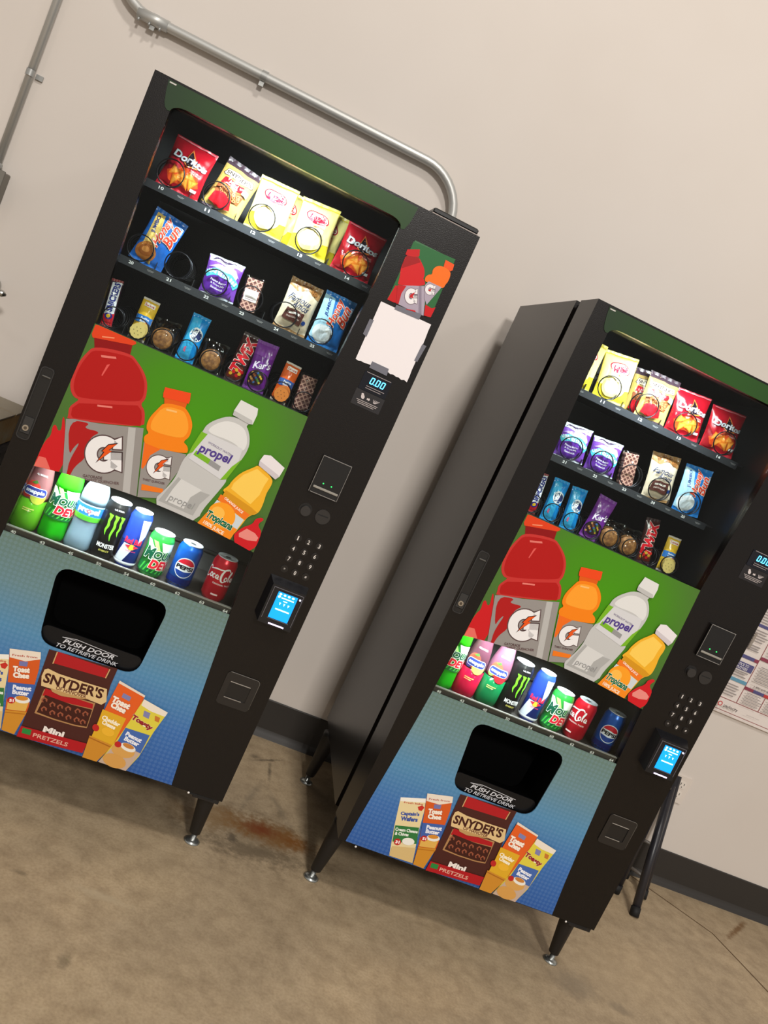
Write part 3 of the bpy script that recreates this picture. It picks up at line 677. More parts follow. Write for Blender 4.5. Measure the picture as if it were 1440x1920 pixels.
SNACKS=[
    ('p', (232, 212, 160), [(110.9, 386.6), (179.3, 409.3), (190.7, 374.0), (202.4, 313.0), (228.1, 213.3), (155.9, 210.9), (130.6, 302.4)]),
    ('p', (244, 238, 226), [(110.9, 386.6), (179.3, 409.3), (183.7, 397.3), (114.7, 375.8)]),
    ('t', (190, 60, 50), 'Fresh bake', 152.6, 383.2, 54.9, 5.3, 14.7, 0.02, 0, None, 0),
    ('p', (200, 50, 40), [(168.2, 377.6), (178.1, 386.9), (186.9, 382.1), (183.6, 369.8), (174.8, 369.2)]),
    ('t', (60, 84, 160), "Captain's", 157.4, 349.3, 53.5, 14.2, 17.2, 0.05, 0, None, 0),
    ('t', (60, 84, 160), 'Wafers', 161.4, 335.0, 49.0, 14.3, 15.3, 0.05, 0, None, 0),
    ('p', (52, 120, 62), [(132.8, 303.2), (198.9, 320.6), (213.7, 272.1), (146.2, 254.5)]),
    ('t', (240, 245, 235), 'Cream Cheese', 169.3, 300.2, 65.1, 10.2, 13.2, 0.04, 0, None, 0),
    ('t', (240, 245, 235), '& Chives', 161.2, 285.2, 39.7, 10.2, 13.5, 0.04, 0, None, 0),
    ('p', (190, 40, 36), [(169.4, 262.0), (170.3, 258.9), (170.2, 255.8), (169.1, 252.9), (167.1, 250.6), (164.4, 249.0), (161.2, 248.3), (158.0, 248.6), (155.0, 249.9), (152.4, 252.1), (150.6, 254.8), (149.7, 257.9), (149.8, 261.0), (151.0, 263.9), (152.9, 266.3), (155.6, 267.8), (158.7, 268.5), (162.0, 268.2), (165.0, 266.9), (167.6, 264.8)]),
    ('t', (255, 245, 240), '31', 160.1, 258.2, 12.2, 9.6, 11.9, 0.05, 0, None, 0),
    ('p', (238, 236, 226), [(205.5, 275.5), (205.9, 271.9), (204.6, 268.2), (201.7, 264.7), (197.4, 261.8), (192.3, 259.8), (186.7, 258.8), (181.3, 259.0), (176.6, 260.4), (173.1, 262.7), (171.0, 265.8), (170.6, 269.4), (171.9, 273.2), (174.8, 276.7), (179.0, 279.5), (184.2, 281.6), (189.7, 282.5), (195.1, 282.3), (199.8, 281.0), (203.4, 278.7)]),
    ('p', (214, 184, 124), [(152.2, 241.5), (217.0, 259.5), (228.1, 213.3), (155.9, 210.9)]),
    ('p', (214, 92, 34), [(175.5, 425.6), (248.1, 443.2), (259.2, 400.8), (264.9, 347.6), (272.8, 280.9), (263.9, 210.0), (230.9, 211.5), (219.3, 274.3), (195.1, 361.9)]),
    ('p', (236, 222, 204), [(175.5, 425.6), (248.1, 443.2), (254.2, 425.0), (222.2, 406.9), (183.1, 404.0)]),
    ('t', (180, 70, 50), 'Fresh from', 216.2, 419.6, 60.2, 5.4, 14.1, 0.02, 0, None, 0),
    ('p', (120, 120, 170), [(208.4, 402.9), (228.3, 407.9), (230.5, 395.0), (211.7, 390.4)]),
    ('t', (250, 236, 220), 'Toast', 220.5, 382.9, 41.0, 15.6, 14.1, 0.07, 0, (150, 40, 30), 0.025),
    ('t', (250, 236, 220), 'Chee', 225.6, 368.0, 39.7, 15.6, 14.7, 0.07, 0, (150, 40, 30), 0.025),
    ('p', (66, 98, 168), [(200.6, 339.2), (264.9, 355.9), (269.9, 306.4), (214.9, 294.9)]),
    ('t', (240, 240, 246), 'Peanut', 239.0, 336.8, 45.0, 12.7, 13.0, 0.05, 0, None, 0),
    ('t', (240, 240, 246), 'Butter', 240.2, 323.4, 40.4, 12.7, 12.0, 0.05, 0, None, 0),
    ('p', (224, 176, 84), [(217.6, 300.1), (267.1, 312.3), (268.3, 279.2), (223.2, 268.8)]),
    ('p', (238, 234, 224), [(268.5, 311.9), (268.7, 308.6), (267.0, 305.2), (263.7, 302.0), (259.0, 299.2), (253.4, 297.3), (247.4, 296.2), (241.7, 296.3), (236.8, 297.3), (233.2, 299.4), (231.2, 302.1), (231.1, 305.4), (232.7, 308.8), (236.1, 312.0), (240.8, 314.7), (246.4, 316.7), (252.3, 317.7), (258.0, 317.7), (262.9, 316.7), (266.5, 314.6)]),
    ('p', (214, 140, 50), [(262.8, 314.3), (262.7, 312.3), (261.3, 310.0), (258.5, 307.8), (254.8, 305.9), (250.4, 304.4), (245.8, 303.6), (241.4, 303.4), (237.7, 303.9), (235.0, 305.0), (233.6, 306.7), (233.7, 308.8), (235.1, 311.0), (237.9, 313.2), (241.6, 315.1), (246.0, 316.6), (250.6, 317.5), (255.0, 317.7), (258.7, 317.2), (261.4, 316.0)]),
    ('p', (190, 40, 36), [(234.8, 299.8), (235.6, 297.1), (235.4, 294.3), (234.3, 291.7), (232.4, 289.6), (229.8, 288.1), (226.9, 287.5), (223.9, 287.7), (221.0, 288.7), (218.7, 290.6), (217.1, 292.9), (216.3, 295.7), (216.5, 298.4), (217.6, 301.0), (219.5, 303.1), (222.1, 304.6), (225.0, 305.3), (228.0, 305.1), (230.9, 304.0), (233.2, 302.2)]),
    ('t', (255, 245, 240), '51', 226.8, 296.0, 10.9, 8.4, 13.8, 0.05, 0, None, 0),
    ('p', (206, 140, 44), [(221.5, 266.8), (272.2, 279.3), (263.9, 210.0), (230.9, 211.5)]),
    ('p', (180, 112, 30), [(222.6, 261.6), (273.4, 274.1), (273.4, 271.3), (223.1, 259.0)]),
    ('p', (74, 36, 30), [(264.2, 459.1), (438.7, 469.4), (438.1, 421.7), (446.4, 347.6), (444.6, 254.7), (439.2, 221.2), (270.7, 209.8), (272.8, 247.2), (271.0, 320.7), (267.6, 383.3)]),
    ('p', (176, 30, 34), [(285.8, 460.7), (418.4, 461.5), (418.1, 434.9), (284.7, 427.3)]),
    ('p', (204, 164, 110), [(283.5, 459.8), (286.3, 459.5), (287.0, 425.4), (284.2, 425.7)]),
    ('p', (204, 164, 110), [(419.6, 461.9), (422.4, 461.6), (421.0, 434.6), (418.1, 434.9)]),
    ('p', (176, 130, 84), [(289.9, 353.1), (420.6, 361.7), (425.3, 288.6), (394.0, 283.7), (341.4, 281.9), (290.1, 283.4)]),
    ('p', (176, 26, 32), [(292.2, 356.8), (416.1, 357.1), (419.6, 344.4), (367.5, 338.4), (291.7, 335.7)]),
    ('p', (66, 30, 22), [(297.8, 339.5), (368.1, 337.2), (419.7, 341.6), (423.6, 292.2), (392.3, 287.3), (339.6, 285.5), (294.6, 287.9)]),
    ('p', (150, 82, 58), [(292.8, 325.0), (297.8, 333.9), (307.4, 330.6), (308.5, 322.6), (304.3, 324.5), (303.2, 328.3), (299.2, 329.5), (297.0, 324.5), (301.0, 319.0), (297.3, 318.3)]),
    ('p', (150, 82, 58), [(315.3, 319.6), (320.3, 328.6), (329.8, 325.3), (331.0, 317.3), (326.8, 319.2), (325.6, 323.0), (321.7, 324.2), (319.5, 319.2), (323.4, 313.7), (319.8, 313.0)]),
    ('p', (150, 82, 58), [(334.9, 320.2), (340.0, 329.2), (349.6, 325.9), (350.7, 317.9), (346.5, 319.8), (345.3, 323.5), (341.4, 324.8), (339.2, 319.8), (343.1, 314.3), (339.5, 313.6)]),
    ('p', (150, 82, 58), [(355.2, 322.4), (360.2, 331.4), (369.9, 328.1), (371.1, 320.1), (366.8, 322.0), (365.6, 325.7), (361.7, 327.0), (359.5, 321.9), (363.5, 316.5), (359.8, 315.7)]),
    ('p', (150, 82, 58), [(379.5, 324.7), (384.5, 333.7), (394.2, 330.4), (395.4, 322.4), (391.1, 324.3), (390.0, 328.1), (386.0, 329.3), (383.8, 324.3), (387.8, 318.8), (384.1, 318.1)]),
    ('p', (150, 82, 58), [(399.9, 324.1), (405.0, 333.1), (414.7, 329.8), (415.9, 321.8), (411.6, 323.7), (410.4, 327.5), (406.4, 328.7), (404.2, 323.7), (408.2, 318.2), (404.5, 317.4)]),
    ('p', (150, 82, 58), [(300.2, 301.2), (305.2, 310.2), (314.8, 306.8), (315.9, 298.9), (311.7, 300.8), (310.6, 304.5), (306.6, 305.8), (304.4, 300.8), (308.3, 295.3), (304.7, 294.6)]),
    ('p', (150, 82, 58), [(322.7, 298.7), (327.7, 307.6), (337.3, 304.3), (338.4, 296.3), (334.2, 298.2), (333.1, 302.0), (329.1, 303.3), (326.9, 298.2), (330.9, 292.7), (327.2, 292.0)]),
    ('p', (150, 82, 58), [(342.9, 300.8), (348.0, 309.8), (357.6, 306.5), (358.8, 298.5), (354.5, 300.4), (353.4, 304.1), (349.4, 305.4), (347.2, 300.4), (351.2, 294.8), (347.5, 294.1)]),
    ('p', (150, 82, 58), [(364.4, 300.6), (369.4, 309.6), (379.1, 306.3), (380.3, 298.3), (376.0, 300.2), (374.9, 303.9), (370.9, 305.2), (368.7, 300.2), (372.7, 294.6), (369.0, 293.9)]),
    ('p', (150, 82, 58), [(385.4, 301.6), (390.4, 310.6), (400.1, 307.3), (401.3, 299.3), (397.0, 301.1), (395.8, 304.9), (391.9, 306.2), (389.6, 301.1), (393.7, 295.6), (390.0, 294.9)]),
    ('p', (150, 82, 58), [(401.9, 300.9), (406.9, 309.9), (416.6, 306.5), (417.8, 298.5), (413.5, 300.4), (412.4, 304.2), (408.4, 305.5), (406.1, 300.4), (410.2, 294.9), (406.5, 294.2)]),
    ('p', (222, 190, 136), [(272.6, 404.6), (279.8, 410.1), (308.2, 406.0), (374.4, 406.8), (433.7, 408.8), (444.9, 375.3), (435.9, 363.3), (387.7, 365.8), (329.7, 361.5), (279.9, 360.3), (272.0, 385.0)]),
    ('p', (190, 150, 96), [(302.8, 362.3), (355.5, 363.2), (406.9, 367.6), (371.3, 358.1), (334.8, 351.0), (310.6, 354.2)]),
    ('t', (70, 32, 24), "SNYDER'S", 354.3, 388.4, 151.4, 28.6, 2.7, 0.035, 0, None, 0),
    ('t', (110, 60, 40), 'OF HANOVER', 354.5, 369.7, 77.7, 10.6, 1.6, 0.02, 0, None, 0),
    ('t', (240, 230, 222), 'Mini', 352.6, 251.6, 53.8, 17.5, 2.2, 0.05, 0, None, 0),
    ('p', (176, 26, 32), [(272.3, 240.0), (440.7, 248.9), (439.8, 220.0), (271.2, 208.6)]),
    ('t', (222, 170, 150), 'PRETZELS', 352.6, 228.2, 89.6, 11.3, 1.8, 0.02, 0, None, 0),
    ('p', (44, 134, 62), [(277.9, 236.5), (299.8, 237.9), (301.6, 223.0), (279.6, 221.7)]),
    ('p', (226, 96, 36), [(454.9, 442.2), (529.5, 426.2), (525.5, 355.3), (504.3, 268.8), (481.4, 209.9), (443.4, 209.9), (445.1, 311.8)]),
    ('p', (232, 216, 198), [(454.9, 442.2), (529.5, 426.2), (529.6, 420.6), (454.5, 435.1)]),
    ('p', (130, 130, 175), [(475.8, 413.9), (498.2, 409.9), (497.8, 397.1), (475.4, 401.1)]),
    ('t', (250, 236, 220), 'Toast', 480.0, 386.6, 50.5, 17.5, -8.7, 0.07, 0, (150, 40, 30), 0.025),
    ('t', (250, 236, 220), 'Chee', 479.2, 371.5, 41.8, 17.5, -9.2, 0.07, 0, (150, 40, 30), 0.025),
    ('p', (222, 170, 40), [(443.5, 353.6), (507.7, 349.9), (503.7, 267.2), (481.4, 209.9), (443.4, 209.9), (445.1, 311.8)]),
    ('t', (252, 244, 220), 'Cheddar', 475.2, 330.4, 49.9, 12.3, -7.6, 0.04, 0, None, 0),
    ('t', (252, 244, 220), 'Cheese', 473.7, 318.4, 37.3, 12.4, -9.0, 0.04, 0, None, 0),
    ('p', (190, 40, 36), [(453.8, 302.3), (454.8, 299.4), (454.8, 296.5), (454.1, 293.8), (452.5, 291.7), (450.2, 290.3), (447.5, 289.8), (444.7, 290.2), (441.9, 291.5), (439.6, 293.6), (437.8, 296.2), (436.9, 299.1), (436.8, 302.1), (437.6, 304.7), (439.2, 306.9), (441.4, 308.2), (444.1, 308.7), (446.9, 308.3), (449.7, 307.0), (452.0, 304.9)]),
    ('p', (236, 180, 50), [(495.1, 299.0), (494.8, 295.4), (492.8, 292.2), (489.5, 289.7), (485.0, 288.0), (480.0, 287.5), (474.8, 288.0), (469.9, 289.7), (465.9, 292.2), (463.2, 295.4), (461.9, 299.0), (462.3, 302.5), (464.2, 305.7), (467.6, 308.2), (472.0, 309.9), (477.0, 310.4), (482.2, 309.9), (487.1, 308.3), (491.1, 305.7), (493.8, 302.5)]),
    ('p', (204, 138, 44), [(439.2, 274.0), (503.7, 267.2), (481.4, 209.9), (443.4, 209.9)]),
    ('p', (170, 104, 30), [(439.8, 270.0), (500.3, 263.0), (499.2, 259.7), (439.3, 266.9)]),
    ('p', (222, 206, 70), [(530.2, 416.6), (600.4, 402.6), (586.6, 337.4), (577.0, 260.4), (560.4, 210.8), (486.0, 211.7), (505.3, 277.8), (519.2, 348.7)]),
    ('p', (238, 226, 208), [(530.2, 416.6), (600.4, 402.6), (597.8, 388.8), (558.3, 390.7), (529.9, 398.2)]),
    ('p', (200, 120, 50), [(572.9, 383.5), (587.5, 382.0), (588.9, 368.2), (577.3, 369.5)]),
    ('p', (130, 130, 175), [(542.2, 387.3), (559.6, 385.5), (561.1, 369.0), (544.8, 371.3)]),
    ('t', (150, 36, 44), 'Toasty', 549.6, 352.4, 62.9, 18.6, -13.9, 0.06, 0, (245, 236, 200), 0.02),
    ('p', (70, 104, 172), [(515.5, 325.9), (581.0, 326.6), (577.4, 270.7), (509.9, 279.5)]),
    ('t', (240, 240, 246), 'Peanut', 545.1, 308.0, 45.4, 12.5, -9.3, 0.05, 0, None, 0),
    ('t', (240, 240, 246), 'Butter', 544.8, 294.9, 41.7, 12.5, -8.0, 0.05, 0, None, 0),
    ('p', (196, 170, 150), [(509.9, 279.5), (577.4, 270.7), (560.4, 210.8), (486.0, 211.7)]),
    ('p', (214, 160, 84), [(563.9, 265.2), (563.7, 259.2), (560.5, 253.4), (554.7, 248.6), (546.8, 245.1), (537.6, 243.4), (527.9, 243.5), (518.8, 245.5), (511.2, 249.2), (505.7, 254.2), (502.9, 260.0), (503.1, 266.1), (506.3, 271.8), (512.1, 276.6), (519.9, 280.0), (529.1, 281.8), (538.7, 281.7), (547.8, 279.7), (555.5, 276.0), (561.1, 271.1)]),
    ('p', (236, 232, 222), [(562.7, 274.1), (561.8, 270.8), (559.0, 268.0), (554.5, 266.0), (548.7, 265.0), (542.3, 265.0), (535.9, 266.1), (530.0, 268.2), (525.3, 271.0), (522.2, 274.3), (521.1, 277.7), (521.9, 281.0), (524.7, 283.7), (529.2, 285.7), (534.9, 286.8), (541.3, 286.8), (547.8, 285.7), (553.7, 283.6), (558.4, 280.8), (561.5, 277.5)]),
    ('p', (200, 130, 60), [(556.8, 278.6), (556.1, 276.7), (554.0, 275.1), (550.6, 274.0), (546.3, 273.4), (541.5, 273.5), (536.6, 274.3), (532.2, 275.6), (528.7, 277.3), (526.5, 279.3), (525.6, 281.3), (526.3, 283.2), (528.4, 284.8), (531.8, 285.9), (536.1, 286.4), (540.9, 286.3), (545.7, 285.6), (550.1, 284.3), (553.6, 282.6), (555.9, 280.6)]),
    ('p', (190, 40, 36), [(522.6, 278.6), (523.5, 276.1), (523.4, 273.5), (522.5, 271.0), (520.8, 269.1), (518.5, 267.7), (515.8, 267.2), (513.0, 267.4), (510.4, 268.5), (508.1, 270.3), (506.5, 272.5), (505.7, 275.1), (505.8, 277.7), (506.7, 280.1), (508.4, 282.1), (510.7, 283.4), (513.4, 284.0), (516.2, 283.7), (518.8, 282.7), (521.1, 280.9)]),
    ('p', (212, 156, 80), [(553.9, 228.3), (553.2, 222.3), (549.5, 216.9), (543.2, 212.7), (534.9, 210.0), (525.4, 209.1), (515.7, 210.1), (506.7, 212.9), (499.3, 217.2), (494.3, 222.6), (492.0, 228.6), (492.7, 234.5), (496.4, 239.9), (502.7, 244.1), (510.9, 246.9), (520.3, 247.8), (530.0, 246.8), (539.0, 244.0), (546.4, 239.7), (551.6, 234.3)]),
]
SIGN=[
    ('p', (44, 104, 56), [(686.9, 1750.2), (799.0, 1757.2), (800.4, 1679.1), (802.1, 1605.6), (685.5, 1599.2)]),
    ('p', (196, 20, 24), [(685.5, 1599.2), (689.9, 1638.0), (711.9, 1637.8), (735.1, 1611.8), (722.0, 1604.4), (702.5, 1599.2)]),
    ('p', (196, 20, 24), [(680.8, 1727.2), (708.5, 1740.3), (713.8, 1726.8), (712.9, 1723.0), (687.0, 1714.1), (681.3, 1714.5)]),
    ('p', (206, 24, 28), [(684.0, 1714.5), (712.9, 1723.0), (725.2, 1714.5), (739.4, 1703.0), (746.1, 1687.9), (744.8, 1682.0), (752.6, 1677.8), (757.2, 1666.8), (694.4, 1640.1), (692.6, 1649.7), (690.9, 1662.0), (685.1, 1677.4), (683.8, 1697.6)]),
    ('p', (160, 14, 18), [(685.8, 1713.6), (713.4, 1721.9), (722.9, 1713.5), (686.3, 1680.6), (683.8, 1697.6)]),
    ('p', (172, 160, 176), [(712.6, 1648.1), (756.6, 1667.1), (771.1, 1639.0), (784.5, 1601.5), (751.9, 1599.7), (713.0, 1600.2), (694.4, 1640.1)]),
    ('p', (190, 24, 30), [(694.0, 1640.9), (715.2, 1648.3), (711.4, 1627.1), (715.6, 1600.6), (709.1, 1599.7)]),
    ('p', (140, 128, 145), [(743.5, 1661.5), (749.1, 1664.1), (778.3, 1602.6), (770.4, 1601.7)]),
    ('t', (238, 234, 236), 'G', 736.0, 1631.0, 31.0, 37.5, 21.8, 0.09, 0, (110, 90, 100), 0.02),
    ('p', (196, 30, 34), [(732.8, 1634.4), (740.9, 1643.5), (740.0, 1632.0), (744.1, 1629.1), (733.6, 1626.9)]),
    ('p', (236, 84, 24), [(776.9, 1745.2), (801.2, 1744.6), (803.5, 1730.6), (799.5, 1726.1), (779.4, 1728.4), (778.2, 1734.4)]),
    ('p', (240, 112, 22), [(779.1, 1729.0), (799.3, 1726.5), (804.7, 1715.4), (804.6, 1699.5), (802.1, 1693.1), (801.4, 1681.7), (786.4, 1679.2), (759.0, 1678.2), (751.7, 1677.4), (748.3, 1686.3), (753.1, 1696.4), (761.6, 1699.0), (757.1, 1711.3), (764.5, 1724.7)]),
    ('p', (172, 160, 176), [(760.3, 1681.4), (796.1, 1682.4), (779.9, 1628.6), (768.2, 1640.3), (755.8, 1668.8)]),
    ('t', (238, 234, 236), 'G', 771.8, 1665.2, 24.6, 25.1, 13.9, 0.09, 0, (110, 90, 100), 0.02),
    ('p', (196, 30, 34), [(769.0, 1663.1), (776.1, 1670.4), (774.1, 1664.2), (777.1, 1662.4), (769.0, 1660.8)]),
    ('p', (200, 22, 26), [(776.9, 1628.0), (795.0, 1626.3), (803.1, 1632.7), (802.1, 1605.6), (784.6, 1602.4)]),
    ('p', (200, 22, 26), [(736.7, 1596.7), (751.9, 1599.7), (762.6, 1600.7), (759.6, 1604.1), (738.5, 1598.8)]),
]
# ------------------------------------------------------------------ vending machine (x right, y into the machine, z up, front face at y = 0)
W, ZB, ZT = 0.8323, 0.2049, 1.8309
HG = [(0.2049, 0.0212, 0.6885), (0.32, 0.0305, 0.676), (0.45, 0.041, 0.6645), (0.58, 0.0505, 0.6545), (0.708, 0.059, 0.6455), (0.80, 0.0640, 0.6412),
      (0.885, 0.0687, 0.637), (1.05, 0.0742, 0.631), (1.16, 0.0772, 0.6278), (1.2572, 0.079, 0.6245), (1.36, 0.0742, 0.6292), (1.45, 0.0700, 0.634),
      (1.56, 0.0650, 0.6392), (1.66, 0.0615, 0.643), (1.782, 0.061, 0.6437)]
def hg(z, side):
    for (a, b) in zip(HG, HG[1:]):
        if z <= b[0]:
            t = max(0.0, (z-a[0])/(b[0]-a[0])); return a[side]*(1-t) + b[side]*t
    return HG[-1][side]
xl = lambda z: hg(z, 1)
xr = lambda z: hg(z, 2)
arc = lambda x: 0.884 + 0.024*(1 - ((x-0.353)/0.284)**2)
def region(z0, z1, n=14, ins=0.0005, bottom=None, top=None):
    """outline between the two curved borders"""
    zs = [z0 + (z1-z0)*i/n for i in range(n+1)]
    pts = [(xl(z)+ins, z) for z in reversed(zs)]
    if bottom: pts = pts[:-1] + bottom + [(xr(z)-ins, z) for z in zs[1:]]
    else: pts += [(xr(z)-ins, z) for z in zs]
    return pts
def round_poly(pts, r, n=6):
    out = []; N = len(pts)
    for i in range(N):
        p = Vector(pts[i]); a = (Vector(pts[i-1]) - p); b = (Vector(pts[(i+1) % N]) - p)
        a.normalize(); b.normalize()
        p0 = p + a*r; p1 = p + b*r
        for k in range(n+1):
            t = k/n; out.append(tuple((1-t)**2*p0 + 2*t*(1-t)*p + t*t*p1))
    return out
def prism_hole(mb, outer, hole, y0, y1, m):
    allp = outer + hole; n = len(outer); h = len(hole)
    tri = tessellate_polygon([[Vector((p[0], p[1], 0)) for p in outer], [Vector((p[0], p[1], 0)) for p in hole]])
    N = len(allp); fr = []
    for (a, b, c) in tri:
        cr = (allp[b][0]-allp[a][0])*(allp[c][1]-allp[a][1]) - (allp[b][1]-allp[a][1])*(allp[c][0]-allp[a][0])
        fr.append((a, b, c) if cr > 0 else (a, c, b))
    v = [(p[0], y0, p[1]) for p in allp] + [(p[0], y1, p[1]) for p in allp]
    f = fr + [(c+N, b+N, a+N) for (a, b, c) in fr]
    for i in range(n): j = (i+1) % n; f.append((i, j, j+N, i+N))
    for i in range(h): j = (i+1) % h; f.append((n+j, n+i, n+i+N, n+j+N))
    return mb.add(v, f, m)

GREENM, nt, bs = node_mat('poster_green')
tc = nt.nodes.new('ShaderNodeTexCoord'); mp = nt.nodes.new('ShaderNodeMapping'); mp.vector_type = 'TEXTURE'
mp.inputs['Location'].default_value = (0.37, 0, 1.13); mp.inputs['Scale'].default_value = (0.36, 1, 0.30)
nt.links.new(tc.outputs['Object'], mp.inputs[0])
ln = nt.nodes.new('ShaderNodeVectorMath'); ln.operation = 'LENGTH'; nt.links.new(mp.outputs[0], ln.inputs[0])
nt.links.new(ramp(nt, ln.outputs['Value'], [(0.0, (72, 150, 12)), (0.45, (72, 138, 22)), (0.85, (76, 112, 50)), (1.0, (74, 104, 54))]), bs.inputs['Base Color'])
bs.inputs['Roughness'].default_value = 0.38; bs.inputs['Specular IOR Level'].default_value = 0.22
HEADM, nt, bs = node_mat('header_green')
tc = nt.nodes.new('ShaderNodeTexCoord'); mp = nt.nodes.new('ShaderNodeMapping'); mp.vector_type = 'TEXTURE'
mp.inputs['Location'].default_value = (0.40, 0, 1.78); mp.inputs['Scale'].default_value = (0.40, 1, 0.5)
nt.links.new(tc.outputs['Object'], mp.inputs[0])
ln = nt.nodes.new('ShaderNodeVectorMath'); ln.operation = 'LENGTH'; nt.links.new(mp.outputs[0], ln.inputs[0])
nt.links.new(ramp(nt, ln.outputs['Value'], [(0.0, (44, 84, 34)), (0.5, (44, 74, 36)), (1.0, (44, 58, 44))]), bs.inputs['Base Color'])
bs.inputs['Roughness'].default_value = 0.3; bs.inputs['Specular IOR Level'].default_value = 0.25
BLUEM, nt, bs = node_mat('halftone_blue')
tc = nt.nodes.new('ShaderNodeTexCoord')
sp = nt.nodes.new('ShaderNodeSeparateXYZ'); nt.links.new(tc.outputs['Object'], sp.inputs[0])
g = math_node(nt, 'DIVIDE', math_node(nt, 'SUBTRACT', sp.outputs[2], 0.205), 0.50, True)
base = ramp(nt, g, [(0.0, (46, 88, 158)), (0.30, (62, 110, 174)), (0.55, (84, 138, 176)), (0.78, (104, 136, 142)), (1.0, (104, 128, 118))])
mp = nt.nodes.new('ShaderNodeMapping'); mp.inputs['Rotation'].default_value = (0, math.radians(45), 0); mp.inputs['Scale'].default_value = (118, 118, 118)
nt.links.new(tc.outputs['Object'], mp.inputs[0])
sp2 = nt.nodes.new('ShaderNodeSeparateXYZ'); nt.links.new(mp.outputs[0], sp2.inputs[0])
wv = math_node(nt, 'MULTIPLY', math_node(nt, 'SINE', math_node(nt, 'MULTIPLY', sp2.outputs[0], math.pi)), math_node(nt, 'SINE', math_node(nt, 'MULTIPLY', sp2.outputs[2], math.pi)))
hf = math_node(nt, 'MULTIPLY', math_node(nt, 'GREATER_THAN', wv, 0.05), 0.09)
nt.links.new(mixc(nt, hf, base, (150, 186, 222)), bs.inputs['Base Color'])
bs.inputs['Roughness'].default_value = 0.36; bs.inputs['Specular IOR Level'].default_value = 0.25

COL1 = [0.086, 0.208, 0.333, 0.464, 0.600]
COL2 = [0.085, 0.185, 0.287, 0.385, 0.483, 0.587]
COL3 = [0.086 + 0.0669*i for i in range(9)]
TRAY = [(1.626, COL1, 0.034, ['10', '11', '12', '13', '14']), (1.427, COL2, 0.033, ['20', '21', '22', '23', '24', '25']), (1.242, COL3, 0.027, ['30', '31', '32', '33', '34', '35', '36', '37', '38'])]

def helix(r, pitch, length, wire):
    pts = []; n = int(length/pitch*22)
    for i in range(n+1):
        a = 2*math.pi*i/22
        pts.append((r*math.sin(a), length*i/n if i > 22 else pitch*0.12*i/22, -r*math.cos(a)))
    # first turn stands almost flat at the front, the rest winds back
    q = []
    for i, p in enumerate(pts):
        y = pitch*0.12*min(i, 22)/22 + max(0, i-22)/22*pitch
        q.append((p[0], y, p[2]))
    return MB().tube(q, wire, WIRE, 6)

